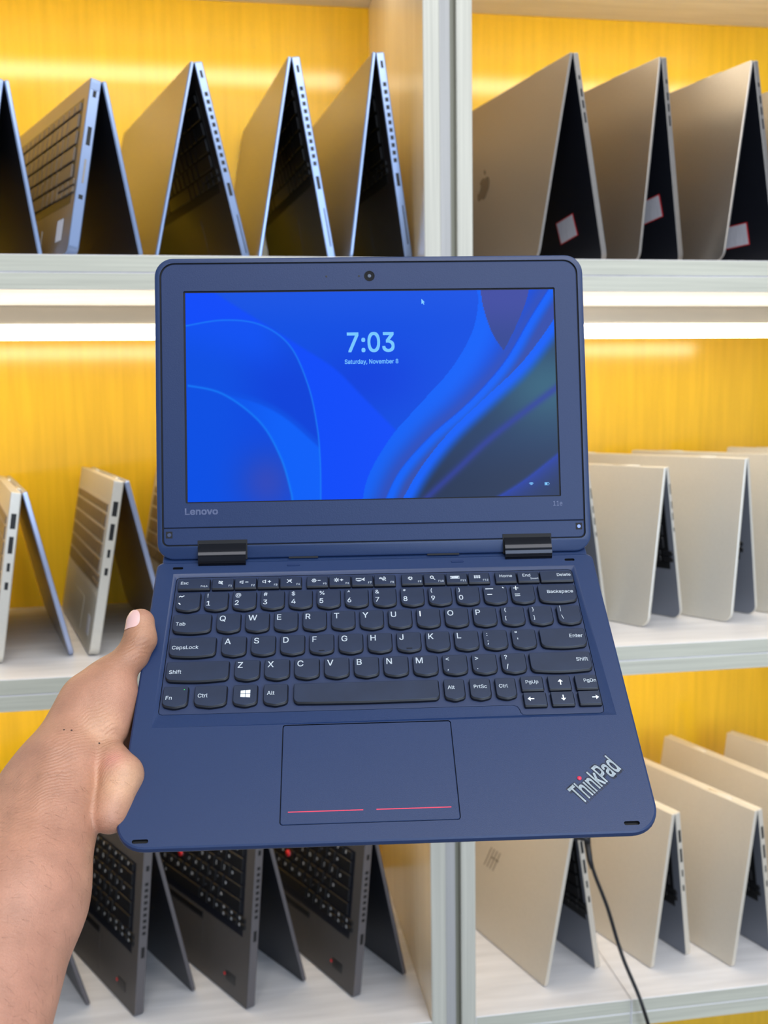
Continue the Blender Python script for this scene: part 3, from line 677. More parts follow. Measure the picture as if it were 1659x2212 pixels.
fkey(-54.4, 34.2, *by, 'n', [])
fkey(37.0, 49.9, *by, 'n', [('Alt', 2.2, 4.4, 2.5, 'L')]); fkey(52.7, 65.8, *by, 'n', [('PrtSc', 0, 4.4, 2.4, 'C')]); fkey(68.5, 81.4, *by, 'n', [('Ctrl', 2.2, 4.4, 2.4, 'L')])
fkey(84.3, 98.4, -105.8, -115.9, 'half', [('PgUp', 0, 2.7, 2.3, 'C')]); fkey(84.6, 98.8, -117.3, -127.0, 'half', [('p', [arrow(89.0, -121.8, math.pi)])])
fkey(101.2, 115.4, -105.8, -115.9, 'half', [('p', [arrow(108.8, -110.4, math.pi/2)])]); fkey(101.4, 115.6, -117.3, -127.0, 'half', [('p', [arrow(108.8, -121.6, -math.pi/2)])])
fkey(118.0, 132.0, -105.8, -115.9, 'half', [('PgDn', 1.0, 2.7, 2.3, 'R')]); fkey(118.1, 132.0, -117.3, -127.0, 'half', [('p', [arrow(128.4, -121.8, 0)])])
# palm-rest wordmark ------------------------------------------------------
ang = math.radians(38.6)
LM = Matrix.Translation((108.0, -190.3, 0)) @ Matrix.Rotation(ang, 4, 'Z')
def logo_text(bold, z):
    me = raw_text('Th\u0131nkPad', bold); lo, hi = bb(me)
    me.transform(Matrix.Translation((0, 0, z)) @ Matrix.Diagonal((33.2/(hi[0]-lo[0]), 9.6/CAP, 1, 1)) @ Matrix.Translation((-lo[0], 0, 0))); return me
lm1 = logo_text(.0, 0); lo0, hi0 = bb(lm1)
def logo_fit(bold, z, grow):
    me = raw_text('Th\u0131nkPad', bold); lo, hi = bb(me)
    sx = (33.2+grow)/(hi[0]-lo[0]); me.transform(Matrix.Translation((-grow/2, 0, z)) @ Matrix.Diagonal((sx, 11.2/CAP, 1, 1)) @ Matrix.Translation((-lo[0], 0, 0))); return me
plate = polys_me([[(-1.0, -.9), (33.9, -.9), (33.9, 12.6), (31.2, 12.6), (30.9, 9.6), (25.2, 9.6), (24.8, 12.1), (19.4, 12.1), (18.8, 12.6), (14.6, 12.6), (14.2, 9.8), (12.0, 10.0), (11.6, 12.8), (9.6, 13.3), (8.2, 12.4), (-1.0, 12.2)]], .05)
plate.transform(LM); ol = logo_fit(.062, .06, 1.1); ol.transform(LM @ Matrix.Translation((0, -.3, 0)))
badge = fg('wordmark_outline', ol, mat('wordmark_dark', srgb(16, 30, 56), .5), base, 'dark outline behind the slanted wordmark')
m1 = logo_fit(.012, .12, 0); m1.transform(LM); fg('wordmark', m1, CHROME, base, 'pale silver lettering reading ThinkPad')
dot = tube([(0, 0, 0), (0, 0, .5)], 1.25, 14); dot.transform(LM @ Matrix.Translation((10.4, 11.6, 0))); fg('wordmark_dot', dot, REDLINE, base, 'red dot over the letter i')
# lid ----------------------------------------------------------------------
LA = 0.7181
ML = Matrix.Translation((0, 0, .003)) @ Matrix.Rotation(LA, 4, 'X')
LO = rrect(-149.5, 149.5, -4.2, 204.6, 13, 8, 12)
BI = rrect(-145.7, 145.4, 5.2, 200.8, 10, 8, 4)
SO = rrect(-129.6, 129.0, 34.4, 181.2, .8, 2)
lidp = [(loft([(inset(LO, 5), -9.5), (inset(LO, 1.2), -8.2), (inset(LO, .1), -5), (LO, -2.5), (inset(LO, .6), -.5), (inset(LO, 1.5), 0)], cap1=False), None, 0),
        (fill(inset(LO, 1.5), [BI], 0), None, 0), (wall(BI, 0, BI, -1.4), None, 1), (fill(BI, [], -1.4), None, 1)]
lme = join(lidp, 'lid'); bm = bmesh.new(); bm.from_mesh(lme); bmesh.ops.remove_doubles(bm, verts=bm.verts, dist=.004); bm.to_mesh(lme); bm.free()
lme.shade_smooth(); lme.set_sharp_from_angle(angle=math.radians(30))
lid = link('lid', scaled(lme), [NAVY, RUBBER], FG, ML)
def lp(name, me, m, label=None, par=lid):
    o = link(name, scaled(me), m, par)
    if label: o['label'] = label
    return o
BU = rrect(-144.7, 144.4, 17.9, 199.9, 9.2, 8, .6); BUo = BU
bz = [(loft([(BU, -1.3), (BU, -.55), (inset(BU, .3), -.3)], cap0=False, cap1=False), None, 0), (fill(inset(BU, .3), [SO], -.3), None, 0), (wall(SO, -.3, SO, -1.3), None, 1)]
lp('screen_bezel', join(bz, 'bezel'), [NAVY2, RUBBER])
BL = rrect(-144.7, 144.4, 6.0, 17.3, .6, 3, 3.2)
lp('bezel_strip', loft([(BL, -1.3), (BL, -.55), (inset(BL, .3), -.3)], cap0=False), NAVY2)
# camera, microphones, screws
cm = lp('webcam', loft([(circ(-.8, 190.6, 3.7, 20)[:-1], -.3), (circ(-.8, 190.6, 3.6, 20)[:-1], -.1), (circ(-.8, 190.6, 2.9, 20)[:-1], -.2)], cap0=False), mat('webcam_ring', srgb(8, 9, 13), .6, spec=.2))
lp('webcam_lens', loft([(circ(-.8, 190.6, 1.3, 14)[:-1], -.25), (circ(-.8, 190.6, .9, 14)[:-1], .05)], cap0=False), mat('webcam_lens', srgb(120, 130, 150), .08, metal=.4))
for x in (-30.7, -8.0): lp('microphone_hole', loft([(circ(x, 190.6, .75, 10)[:-1], -.3), (circ(x, 190.6, .65, 10)[:-1], -.24)], cap0=False), PORT)
for x, y in ((-142.3, 13.0), (141.4, 13.4)):
    x = x+(1.3 if x < 0 else -.6)
    lp('screw_recess', box_me(x-2.2, x+2.2, y-2.3, y+2.3, -.35, -.22), RUBBER)
    lp('screw', loft([(circ(x, y-.1, 1.5, 12)[:-1], -.25), (circ(x, y-.1, 1.2, 12)[:-1], 0)], cap0=False), mat('screw_steel', srgb(90, 100, 130), .3, metal=.8))
bt = text_me('Lenovo', 4.1, -130.2, 26.7, -.26, 'L', bold=.02, width=22.4); lp('brand_print', bt, GREYP, 'small grey lettering reading Lenovo')
bt = text_me('11e', 3.3, 123.4, 27.9, -.26, 'L', width=6.3); lp('model_print', bt, mat('dim_print', srgb(100, 108, 140), .5), 'small dim lettering reading 11e')
for xa, xb in ((-60, -40), (35, 57)): lp('foot_notch', box_me(xa, xb, -4.6, -3.4, -4, -.2), RUBBER)
# hinges
for xa, xb in ((-120.9, -88.9), (88.2, 120.4)):
    cav = link('hinge_cavity', scaled(box_me(xa-.8, xb+.8, -4.5, 8.9, -5, .15)), RUBBER, lid)
    h = []
    prof = [(-9.5, -3), (-9.2, 1.0), (-7.4, 4.2), (-4.0, 6.4), (0, 7.2), (3.6, 7.4), (6.2, 7.2), (6.8, 5.6), (3, 0), (0, -8), (-6, -8)]
    V = [(x, p[0]+.5, p[1]) for x in (xa, xb) for p in prof]; n = len(prof)
    me = fixn(mesh('hinge', V, [(i, (i+1) % n, n+(i+1) % n, n+i) for i in range(n)]+[tuple(range(n)), tuple(range(2*n-1, n-1, -1))]))
    me.shade_smooth(); me.set_sharp_from_angle(angle=math.radians(50))
    fg('hinge', me, HINGE, FG, 'glossy black hinge')
# display ------------------------------------------------------------------
def seg_d(px, py, poly):
    """signed distance to polyline (positive = right of travel direction) and parameter"""
    best = np.full(px.shape, 1e9); sg = np.zeros(px.shape); par = np.zeros(px.shape); n = len(poly)-1
    for i in range(n):
        ax, ay = poly[i]; bx, by = poly[i+1]; dx, dy = bx-ax, by-ay; L2 = dx*dx+dy*dy
        t = ((px-ax)*dx+(py-ay)*dy)/L2; tc = np.clip(t, 0, 1)
        if i == 0: tc = np.minimum(t, 1)
        if i == n-1: tc = np.maximum(t, 0) if n > 1 else t
        d = np.hypot(px-ax-tc*dx, py-ay-tc*dy); s = np.sign((px-ax)*dy-(py-ay)*dx)
        m = d < best; best = np.where(m, d, best); sg = np.where(m, s, sg); par = np.where(m, (i+np.clip(t, 0, 1))/n, par)
    return best*sg, par
def catm(P, sub=8): return [(v.x, v.y) for v in smooth_path([(p[0], p[1], 0) for p in P], sub)]
NX, NY = 420, 237
X0, X1, Y0, Y1 = -128.3, 128.0, 35.2, 180.0
gx, gy = np.meshgrid(np.linspace(X0, X1, NX), np.linspace(Y0, Y1, NY))
def lerp(a, b, t): t = np.clip(t, 0, 1)[..., None]; return a*(1-t)+b*t
def sm(x, a, b): t = np.clip((x-a)/(b-a), 0, 1); return t*t*(3-2*t)
c3 = lambda r, g, b: np.array([r, g, b], float)
col = np.zeros((NY, NX, 3)); v = (Y1-gy)/(Y1-Y0)
col[:] = c3(0, 80, 232); col = lerp(col, c3(38, 92, 236)+0*col, (1-sm(v, .0, .2))*(.4+.6*sm(np.abs(gx+10), 90, 130))*.9)
col = lerp(col, c3(0, 60, 225)+0*col, np.exp(-((gx+5)/40)**2-((gy-118)/26)**2)*.7)
C1 = catm([(-129, 157), (-103.1, 160.8), (-77.7, 157.6), (-57.2, 142.8), (-44.9, 115.2), (-39.1, 86.1), (-37.3, 60.5), (-37.5, 33)])
C2 = catm([(-129, 115.9), (-103.8, 109.6), (-78.7, 90.0), (-64.8, 65.8), (-57.9, 41.7), (-57.0, 33)])
d1, p1 = seg_d(gx, gy, C1); d2, p2 = seg_d(gx, gy, C2)          # positive = left/below? (right of travel)
in1 = d1 > 0; out1 = ~in1
# lobe right of C1: brighter below the diagonal
D1 = catm([(-47, 142), (-25, 127), (-5, 106), (16, 84)]); dd, _ = seg_d(gx, gy, D1)
lob = (~in1) & (dd > 0); col = lerp(col, c3(0, 76, 255)+0*col, np.where(lob, sm(dd, 0, 3)*(1-sm(gx, 10, 34)), 0))
# lobe between C2 and its diagonal
D2 = catm([(-108, 112), (-80, 104), (-60, 93), (-40, 75), (-20, 55)]); de, _ = seg_d(gx, gy, D2)
col = lerp(col, c3(0, 66, 222)+0*col, np.where(in1, sm(-de, 0, 4)*(1-sm(-de, 18, 60))*sm(gx, -110, -60)*.9, 0))
col = lerp(col, c3(0, 82, 248)+0*col, np.where(in1, sm(-de, 12, 45)*(1-sm(gx, -85, -50)), 0))
lob2 = in1 & (d2 < 0) & (de > 0); col = lerp(col, c3(0, 98, 255)+0*col, np.where(lob2, sm(de, 0, 2.5)*(.35+.65*sm(gx, -105, -60)), 0))
ins2 = d2 > 0
col = lerp(col, c3(0, 74, 230)+0*col, np.where(ins2, sm(gx, -110, -75)*.8, 0)); col = lerp(col, c3(52, 74, 190)+0*col, np.where(ins2, np.exp(-((gx+74)/20)**2-((gy-48)/22)**2)*.9, 0))
# right petals
E1 = catm([(73, 184), (75, 172), (70, 150), (55, 125), (32, 100), (12, 78), (-4, 52), (-9, 33)]); e1, _ = seg_d(gx, gy, E1)
R = e1 < 0   # right side of this curve when travelling down = negative
col = np.where(R[..., None], lerp(c3(0, 100, 255)+0*col, c3(0, 78, 235)+0*col, sm(-e1, 6, 30)), col)
T1 = catm([(77, 184), (78, 170), (84, 150), (92, 137)]); T2 = catm([(92, 137), (100, 152), (108, 170), (112, 184)])
t1, _ = seg_d(gx, gy, T1); t2, _ = seg_d(gx, gy, T2)
tri = (t1 < 0) & (t2 < 0) & (gy > 137)
S1 = catm([(128, 184), (112, 160), (92, 128), (66, 100), (40, 78), (18, 54), (7, 33)]); s1, _ = seg_d(gx, gy, S1)
S2 = catm([(140, 178), (126, 156), (104, 128), (78, 104), (52, 80), (32, 56), (18, 33)]); s2, _ = seg_d(gx, gy, S2)
# dark valley between E-band and S1, then bright line of S1, valley, bright line of S2, dark
dark1 = c3(44, 78, 190); g = sm(-e1, 14, 27)*(1-sm(-s1, -1.6, .4)); 
col = lerp(col, dark1+0*col, np.where(R, sm(s1, 0.2, 1.2)*np.exp(-((s1-1)/9)**2)*.95, 0))
val = (s1 < 0) & (s2 > 0)
col = lerp(col, lerp(c3(0, 100, 255)+0*col, c3(50, 78, 175)+0*col, sm(-s1, 2.0, 9)), val.astype(float))
rgt = s2 < 0
far = c3(36, 60, 100)+0*col
haze = np.exp(-((gx-122)/38)**2-((gy-112)/30)**2); far = lerp(far, c3(58, 108, 132)+0*col, haze*.85); far = lerp(far, c3(78, 100, 165)+0*col, sm(gy, 130, 172)*sm(gx, 70, 120)*.8); far = lerp(far, c3(34, 46, 74)+0*col, sm(-gy, -80, -40)*.6)
bright2 = lerp(c3(0, 98, 255)+0*col, far, sm(-s2, 3.0, 12.0)); col = np.where(rgt[..., None], bright2, col)
col = np.where(tri[..., None], lerp(c3(66, 78, 165)+0*col, c3(52, 72, 150)+0*col, sm(-gy, -175, -140)), col)
# faint blue streaks lower right
F1 = catm([(132, 113), (84, 78), (58, 55), (30, 30)]); f1, _ = seg_d(gx, gy, F1)
col = lerp(col, c3(44, 62, 168)+0*col, np.exp(-(f1/2.6)**2)*rgt*.75)
F2 = catm([(132, 67), (104, 46), (82, 33)]); f2, _ = seg_d(gx, gy, F2)
col = lerp(col, c3(34, 64, 178)+0*col, np.where(f2 < 0, np.exp(f2/10)*.9, np.exp(-(f2/1.2)**2)*.6)*rgt)
# thin light rims
col = lerp(col, c3(20, 132, 255)+0*col, np.exp(-(d1/.55)**2)*.8); col = lerp(col, c3(10, 126, 255)+0*col, np.exp(-(d2/.75)**2)*.9*(p2 > .02))
col = np.clip(col, 0, 255)/255.; lin = np.where(col <= .04045, col/12.92, ((col+.055)/1.055)**2.4)
V = np.stack([gx, gy, np.full(gx.shape, -1.0)], -1).reshape(-1, 3)*.001
idx = np.arange(NX*NY).reshape(NY, NX)
Fq = np.stack([idx[:-1, :-1], idx[:-1, 1:], idx[1:, 1:], idx[1:, :-1]], -1).reshape(-1, 4)
me = bpy.data.meshes.new('display'); me.vertices.add(len(V)); me.vertices.foreach_set('co', V.ravel()); me.loops.add(Fq.size); me.loops.foreach_set('vertex_index', Fq.ravel()); me.polygons.add(len(Fq)); me.polygons.foreach_set('loop_start', np.arange(0, Fq.size, 4)); me.update()
at = me.color_attributes.new('wall', 'FLOAT_COLOR', 'POINT'); at.data.foreach_set('color', np.concatenate([lin.reshape(-1, 3), np.ones((NX*NY, 1))], 1).ravel())
scr = link('display', me, attr_mat('lit_display', 'wall', .3, 0.94, .10), lid); scr['label'] = 'lit screen with a blue ribbon wallpaper and a clock'
scr_txt = mat('screen_text', srgb(10, 30, 60), .4, emit=srgb(110, 192, 250), estr=1.0)
def st(name, me): return link(name, scaled(me), scr_txt, lid)
st('clock_digits', text_me('7:03', 13.2, -.8, 137.6, -.9, 'C', bold=.012, width=33.0))
st('date_line', text_me('Saturday, November 8', 2.9, -.5, 129.2, -.9, 'C', bold=.01, width=37.2))
st('mouse_pointer', polys_me([[(35.2, 174.2), (35.2, 170.6), (36.0, 171.3), (36.7, 170.0), (37.2, 170.3), (36.6, 171.6), (37.6, 171.7)]], -.9))
wf = [(108.6, 42.2)]
st('wifi_icon', strokes_me([circ(108.6, 42.2, r, 6, 45, 135) for r in (.7, 1.4, 2.1)], .4, -.9))
st('battery_icon', join([(strokes_me([[(118.0, 42.4), (118.0, 44.2), (120.8, 44.2), (120.8, 42.4), (118.0, 42.4)], [(121.2, 43.0), (121.2, 43.6)]], .3, -.9), None, 0), (polys_me([[(118.3, 42.7), (119.8, 42.7), (119.8, 43.9), (118.3, 43.9)]], -.9), None, 0)]))

# ------------------------------------------------------------------ the hand and forearm: one surface from a smooth blend of tapered capsules (mm, laptop frame)
def cone(P, a, b, ra, rb):
    a = np.array(a, float); b = np.array(b, float); ab = b-a; t = np.clip(((P-a)@ab)/(ab@ab), 0, 1)
    return np.linalg.norm(P-a-t[..., None]*ab, axis=-1)-(ra+(rb-ra)*t)
def smin(a, b, k): h = np.clip(.5+.5*(b-a)/k, 0, 1); return b*(1-h)+a*h-k*h*(1-h)
def ell(P, c, r, M=None):
    q = (P-np.array(c, float))
    if M is not None: q = q@np.array(M)
    q = q/np.array(r, float); n = np.linalg.norm(q, axis=-1); return (n-1)*min(r)
def hand_sdf(P):
    # forearm: two side-by-side cones give an oval section
    d = smin(cone(P, (-184, -160, -6), (-193, -230, -5), 24.5, 31), cone(P, (-193, -230, -5), (-209, -400, 12), 31, 38.5), 14)
    d = smin(d, cone(P, (-205, -165, -12), (-232, -300, 0), 18, 34), 16)
    # thumb side of the palm and thumb
    d = smin(d, cone(P, (-188, -148, -8), (-176, -112, -8), 20, 21.5), 14)
    d = smin(d, cone(P, (-172, -114, -6), (-166, -99, 0), 18, 12.5), 9)
    d = smin(d, cone(P, (-168, -101, 1), (-154.5, -84, 3.5), 11.8, 9.6), 7)
    th = smin(cone(P, (-154.5, -84, 3.5), (-150.5, -74, 6.5), 9.3, 9.9), cone(P, (-150.5, -74, 6.5), (-151.0, -63.5, 10.0), 9.9, 8.8), 3)
    d = smin(d, th, 4)
    d = smin(d, cone(P, (-165.5, -130, -3), (-161.0, -109, -1), 14.5, 12.0), 7)
    # heel of the palm, pressed against the palm-rest edge
    hl = smin(cone(P, (-162, -149, -5), (-149.8, -164, 1.5), 11.5, 11.2), cone(P, (-149.8, -166, 1.5), (-154, -186, -3), 11.4, 10.5), 5)
    d = smin(d, hl, 3.5)
    # palm under the base
    d = smin(d, cone(P, (-176, -125, -30), (-140, -110, -39), 17, 13), 12)
    d = smin(d, cone(P, (-170, -160, -26), (-138, -150, -38), 16, 12), 12)
    fing = None
    for i, (y0, y1, y2, y3, r, s) in enumerate(((-88, -72, -62, -56, 8.6, 1.0), (-108, -98, -91, -87, 8.8, 1.1), (-128, -124, -120, -118, 8.3, 1.03), (-148, -149, -149, -149, 7.2, .84))):
        f = cone(P, (-140, y0, -37), (-140+44*s, y1, -35), r+1, r); f = smin(f, cone(P, (-140+44*s, y1, -35), (-140+70*s, y2, -31.5), r, r*.93), 2); f = smin(f, cone(P, (-140+70*s, y2, -31.5), (-140+92*s, y3, -29.5), r*.93, r*.82), 2)
        fing = f if fing is None else np.minimum(fing, f)
    d = smin(d, fing, 6)
    # creases: wrist fold, heel fold, thumb joint folds
    def groove(d, a, b, r, k): g = cone(P, a, b, r, r); return -smin(-d, g, k)
    d = groove(d, (-150, -130, 17), (-174, -151, 22), 1.6, 3.0)
    for pa, pb in (((-162, -152, 16), (-157.5, -160, 15.5)), ((-157.5, -160, 15.5), (-155.5, -170, 14.5)), ((-155.5, -170, 14.5), (-154.5, -184, 13))): d = groove(d, pa, pb, .8, 2.4)
    d = groove(d, (-158, -83, 15.5), (-146, -86, 13.5), .7, 1.6)
    d = groove(d, (-176, -96, 14), (-158, -100, 16.0), .6, 1.8)
    for pts in (((-152, -139, 12), (-163, -143, 17), (-172, -150, 19.5)), ((-155, -146, 15), (-167, -153, 19), (-172, -165, 19)), ((-176, -133, 15), (-186, -146, 18), (-190, -163, 19)), ((-170, -118, 17), (-156, -124, 14))):
        for i in range(len(pts)-1): d = groove(d, pts[i], pts[i+1], .35, 1.5)
    # tendons on the inner wrist
    d = d-1.5*np.exp(-((P[..., 0]+188+.10*(P[..., 1]+160))/6.0)**2)*np.exp(-((P[..., 1]+190)/38)**2)*(P[..., 2] > 0)
    d = d-.7*np.exp(-((P[..., 0]+201+.12*(P[..., 1]+160))/3.6)**2)*np.exp(-((P[..., 1]+195)/32)**2)*(P[..., 2] > 0)
    return d
def surface_nets(lo, hi, h, f):
    ax = [np.arange(lo[i], hi[i]+h, h) for i in range(3)]; nx, ny, nz = [len(a) for a in ax]
    D = np.empty((nx, ny, nz), np.float32)
    for i in range(0, nx, 12):
        G = np.stack(np.meshgrid(ax[0][i:i+12], ax[1], ax[2], indexing='ij'), -1); D[i:i+12] = f(G)
    S = D < 0
    cs = [(i, j, k) for i in (0, 1) for j in (0, 1) for k in (0, 1)]
    cnt = sum(S[i:nx-1+i, j:ny-1+j, k:nz-1+k].astype(np.int8) for i, j, k in cs); act = (cnt > 0) & (cnt < 8)
    I = np.argwhere(act); vid = -np.ones(act.shape, np.int64); vid[act] = np.arange(len(I))
    acc = np.zeros((len(I), 3)); num = np.zeros(len(I))
    for a in cs:
        for axn in range(3):
            if a[axn]: continue
            b = list(a); b[axn] = 1
            da = D[I[:, 0]+a[0], I[:, 1]+a[1], I[:, 2]+a[2]].astype(float); db = D[I[:, 0]+b[0], I[:, 1]+b[1], I[:, 2]+b[2]].astype(float)
            m = (da < 0) != (db < 0); t = np.where(m, da/np.where(m, da-db, 1), 0)
            pt = np.tile(np.array(a, float), (len(I), 1)); pt[:, axn] = t; acc += pt*m[:, None]; num += m
    V = np.array(lo)+(I+acc/num[:, None])*h; F = []
    for axn in range(3):
        o = [q for q in range(3) if q != axn]
        sl = [slice(0, n-1) for n in (nx, ny, nz)]; sh = list(sl); sl[axn] = slice(0, (nx, ny, nz)[axn]-1); sh[axn] = slice(1, (nx, ny, nz)[axn])
        A = S.take(np.arange(S.shape[axn]-1), axn); B = S.take(np.arange(1, S.shape[axn]), axn)
        E = np.argwhere(A != B); E = E[(E[:, o[0]] > 0) & (E[:, o[1]] > 0) & (E[:, o[0]] < (nx, ny, nz)[o[0]]-1) & (E[:, o[1]] < (nx, ny, nz)[o[1]]-1)]
        e0 = np.zeros(3, int); e0[o[0]] = 1; e1_ = np.zeros(3, int); e1_[o[1]] = 1
        q = [E-e0-e1_, E-e1_, E, E-e0]; ids = np.stack([vid[c[:, 0], c[:, 1], c[:, 2]] for c in q], 1)
        flip = A[E[:, 0], E[:, 1], E[:, 2]] != (axn == 1); ids = np.where(flip[:, None], ids, ids[:, ::-1]); F.append(ids)
    return V, np.concatenate(F)
HV, HF = surface_nets((-282, -372, -64), (-36, -40, 62), 1.35, hand_sdf)
# skin tone by region: palm side paler, knuckle and forearm browner, thumb tip pinker
def near(c, r): return np.exp(-(np.linalg.norm(HV-np.array(c, float), axis=1)/r)**2)
base_c = np.array(srgb(186, 134, 108)[:3]); pale = np.array(srgb(216, 166, 130)[:3]); pink = np.array(srgb(222, 150, 134)[:3]); brown = np.array(srgb(160, 112, 82)[:3]); ros = np.array(srgb(192, 138, 116)[:3])
sk = np.tile(base_c, (len(HV), 1))
def mix(w, c):
    global sk
    w = np.clip(w, 0, 1)[:, None]; sk = sk*(1-w)+np.array(c)*w
mix(near((-147, -170, 6), 14)*1.1, pale); mix(near((-163, -140, 12), 12)*.7, pale); mix(near((-154, -160, 13), 7)*.8, pink); mix(near((-153, -80, 8), 17)*.85, brown); mix(near((-146, -70, 10), 8)*.6, pale); mix(near((-168, -98, 8), 14)*.45, brown)
mix(np.clip((-HV[:, 1]-190)/120, 0, .7), ros)
hme = bpy.data.meshes.new('hand_and_forearm'); hme.vertices.add(len(HV)); hme.vertices.foreach_set('co', (HV*.001).ravel()); hme.loops.add(HF.size); hme.loops.foreach_set('vertex_index', HF.ravel()); hme.polygons.add(len(HF)); hme.polygons.foreach_set('loop_start', np.arange(0, HF.size, 4)); hme.update(); hme.validate()
fixn(hme); hme.shade_smooth()
ca = hme.color_attributes.new('skin', 'FLOAT_COLOR', 'POINT'); ca.data.foreach_set('color', np.concatenate([sk, np.ones((len(sk), 1))], 1).ravel())
SK = bpy.data.materials.new('skin'); SK.use_nodes = True; nt = SK.node_tree; b = nt.nodes['Principled BSDF']
a = nt.nodes.new('ShaderNodeAttribute'); a.attribute_name = 'skin'; tc = nt.nodes.new('ShaderNodeTexCoord')
n1 = nt.nodes.new('ShaderNodeTexNoise'); n1.inputs['Scale'].default_value = 55; n1.inputs['Detail'].default_value = 5
mr = nt.nodes.new('ShaderNodeMapRange'); mr.inputs[1].default_value = .3; mr.inputs[2].default_value = .7; mr.inputs[3].default_value = .84; mr.inputs[4].default_value = 1.10
vm = nt.nodes.new('ShaderNodeVectorMath'); vm.operation = 'SCALE'
nt.links.new(tc.outputs['Object'], n1.inputs['Vector']); nt.links.new(n1.outputs[0], mr.inputs[0]); nt.links.new(a.outputs['Color'], vm.inputs[0]); nt.links.new(mr.outputs[0], vm.inputs['Scale']); nt.links.new(vm.outputs[0], b.inputs['Base Color'])
# fine skin lines across the limb + pores
mp = nt.nodes.new('ShaderNodeMapping'); mp.inputs['Scale'].default_value = (260, 900, 260); mp.inputs['Rotation'].default_value = (0, 0, .5)
n2 = nt.nodes.new('ShaderNodeTexNoise'); n2.inputs['Scale'].default_value = 1; n2.inputs['Detail'].default_value = 4
vo = nt.nodes.new('ShaderNodeTexVoronoi'); vo.inputs['Scale'].default_value = 900; vo.feature = 'DISTANCE_TO_EDGE'
ad = nt.nodes.new('ShaderNodeMath'); ad.operation = 'ADD'; bu = nt.nodes.new('ShaderNodeBump'); bu.inputs['Strength'].default_value = .35; bu.inputs['Distance'].default_value = .0006
nt.links.new(tc.outputs['Object'], mp.inputs[0]); nt.links.new(mp.outputs[0], n2.inputs['Vector']); nt.links.new(tc.outputs['Object'], vo.inputs['Vector']); nt.links.new(n2.outputs[0], ad.inputs[0]); nt.links.new(vo.outputs[0], ad.inputs[1]); nt.links.new(ad.outputs[0], bu.inputs['Height']); nt.links.new(bu.outputs[0], b.inputs['Normal'])
b.inputs['Roughness'].default_value = .46; b.inputs['Subsurface Weight'].default_value = .12; b.inputs['Subsurface Radius'].default_value = (.006, .002, .001); b.inputs['Subsurface Scale'].default_value = .5
PER = link('person', hme, SK); PER.matrix_world = LW
tag(PER, 'left hand and bare forearm gripping the open laptop by its left edge', 'person')
# crease weight for the shader
cw = np.clip(near((-172, -160, 18), 20)+near((-160, -136, 14), 12)*.8+near((-150, -84, 12), 9)*.8+near((-185, -190, 18), 26)*.5, 0, 1)
cc = hme.color_attributes.new('fold', 'FLOAT_COLOR', 'POINT'); cc.data.foreach_set('color', np.stack([cw, cw, cw, np.ones_like(cw)], 1).ravel())
wv = nt.nodes.new('ShaderNodeTexWave'); wv.inputs['Scale'].default_value = 150; wv.inputs['Distortion'].default_value = 16; wv.inputs['Detail'].default_value = 3; wv.inputs['Detail Scale'].default_value = .35
mpw = nt.nodes.new('ShaderNodeMapping'); mpw.inputs['Rotation'].default_value = (0, 0, 1.0); nt.links.new(tc.outputs['Object'], mpw.inputs[0]); nt.links.new(mpw.outputs[0], wv.inputs['Vector'])
af = nt.nodes.new('ShaderNodeAttribute'); af.attribute_name = 'fold'
ml = nt.nodes.new('ShaderNodeMath'); ml.operation = 'MULTIPLY'; nt.links.new(wv.outputs['Fac'], ml.inputs[0]); nt.links.new(af.outputs['Fac'], ml.inputs[1])
bu2 = nt.nodes.new('ShaderNodeBump'); bu2.inputs['Strength'].default_value = .30; bu2.inputs['Distance'].default_value = .0009
nt.links.new(ml.outputs[0], bu2.inputs['Height']); nt.links.new(bu.outputs[0], bu2.inputs['Normal']); nt.links.new(bu2.outputs[0], b.inputs['Normal'])
n3 = nt.nodes.new('ShaderNodeTexNoise'); n3.inputs['Scale'].default_value = 900; n3.inputs['Detail'].default_value = 2; nt.links.new(tc.outputs['Object'], n3.inputs['Vector'])
mr3 = nt.nodes.new('ShaderNodeMapRange'); mr3.inputs[1].default_value = .25; mr3.inputs[2].default_value = .75; mr3.inputs[3].default_value = .93; mr3.inputs[4].default_value = 1.05; nt.links.new(n3.outputs[0], mr3.inputs[0])
vm2 = nt.nodes.new('ShaderNodeVectorMath'); vm2.operation = 'SCALE'; nt.links.new(vm.outputs[0], vm2.inputs[0]); nt.links.new(mr3.outputs[0], vm2.inputs['Scale']); nt.links.new(vm2.outputs[0], b.inputs['Base Color'])
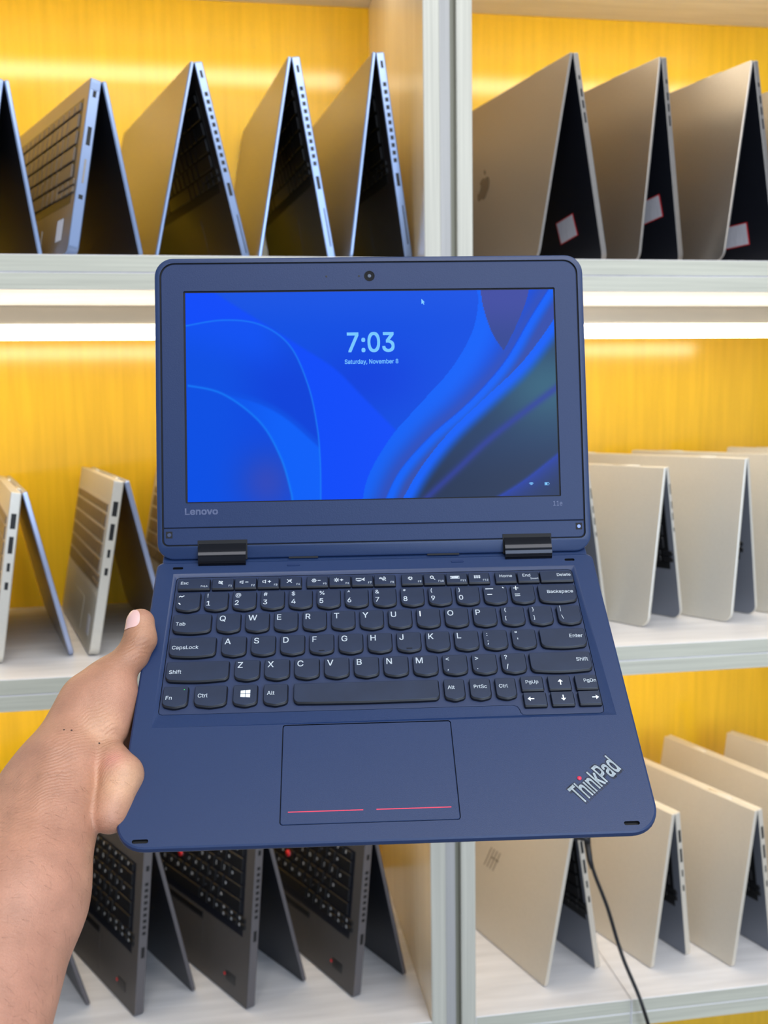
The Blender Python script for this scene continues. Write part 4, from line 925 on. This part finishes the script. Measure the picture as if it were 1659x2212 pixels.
# short fine hairs on the forearm, rooted on the skin surface
rng = np.random.default_rng(3); nrm_ = np.zeros(len(HV)*3); hme.vertices.foreach_get('normal', nrm_); nrm_ = nrm_.reshape(-1, 3)
cand = np.where((HV[:, 1] < -172) & (HV[:, 1] > -300) & (nrm_[:, 2] > .15) & (HV[:, 0] > -215))[0]; pick = rng.choice(cand, 170, replace=False); HVt = []; HFt = []
for i in pick:
    p = HV[i]; n = nrm_[i]; t = np.array([.75+rng.normal()*.35, -.35+rng.normal()*.35, 0]); t -= n*(t@n); t /= np.linalg.norm(t); L_ = rng.uniform(3, 6.5); c = np.cross(n, t); bend = rng.normal()*.5
    for q in range(4):
        u_ = q/3; ctr = p+t*L_*u_+n*(.15+.9*u_*(1-u_)*1.2)+c*bend*u_*u_*1.6; r = .042*(1-.75*u_)
        for a_ in range(3): HVt.append(ctr+(c*math.cos(a_*2.094)+n*math.sin(a_*2.094))*r)
    k0 = len(HVt)-12
    for q in range(3):
        for a_ in range(3): HFt.append((k0+q*3+a_, k0+q*3+(a_+1) % 3, k0+q*3+3+(a_+1) % 3, k0+q*3+3+a_))
hair = link('arm_hair', scaled(mesh('arm_hair', HVt, HFt)), mat('dark_hair', srgb(70, 48, 38), .5), PER); hair['kind'] = 'stuff'
# three small moles
for mp_ in ((-182.5, -143.5), (-178.6, -143.0), (-163.5, -147.0)):
    j = np.argmin((HV[:, 0]-mp_[0])**2+(HV[:, 1]-mp_[1])**2+(HV[:, 2] < 5)*1e4); me = tube([HV[j]-nrm_[j]*.1, HV[j]+nrm_[j]*.12], .55, 8); link('mole', scaled(me), mat('mole', srgb(70, 48, 42), .6), PER)
# thumbnail: curved plate on the back of the thumb tip
nc = Vector((-151.0, -62.0, 10.0)); ax_l = Vector((-.05, .94, .32)).normalized(); nrm = Vector((-.62, -.34, .70)); nrm = (nrm-ax_l*nrm.dot(ax_l)).normalized(); sd = ax_l.cross(nrm)
V = []; F = []; nu, nv = 13, 12
for j in range(nv):
    for i in range(nu):
        q = (i/(nu-1)-.5)*2; t = j/(nv-1); hw = math.radians(46)*math.sqrt(max(0, 1-abs(2*t-1)**3.2*.5))
        o_ = nc+ax_l*(-7.5+13.0*t-1.5*q*q*(t-.3)); dr_ = (nrm*math.cos(q*hw)+sd*math.sin(q*hw)).normalized()
        lo_, hi_ = 0.0, 20.0
        for _ in range(22):
            m_ = (lo_+hi_)/2; pt = o_+dr_*m_
            if hand_sdf(np.array([[pt.x, pt.y, pt.z]]))[0] < 0: lo_ = m_
            else: hi_ = m_
        V.append(o_+dr_*(lo_+.35-.25*abs(q)**3+(.5*max(0, t-.85)/.15)))
for j in range(nv-1):
    for i in range(nu-1): F.append((j*nu+i, j*nu+i+1, (j+1)*nu+i+1, (j+1)*nu+i))
nme = scaled(fixn(mesh('thumbnail', V, F, True)))
link('thumbnail', nme, mat('nail', srgb(226, 184, 178), .28, spec=.5), PER)
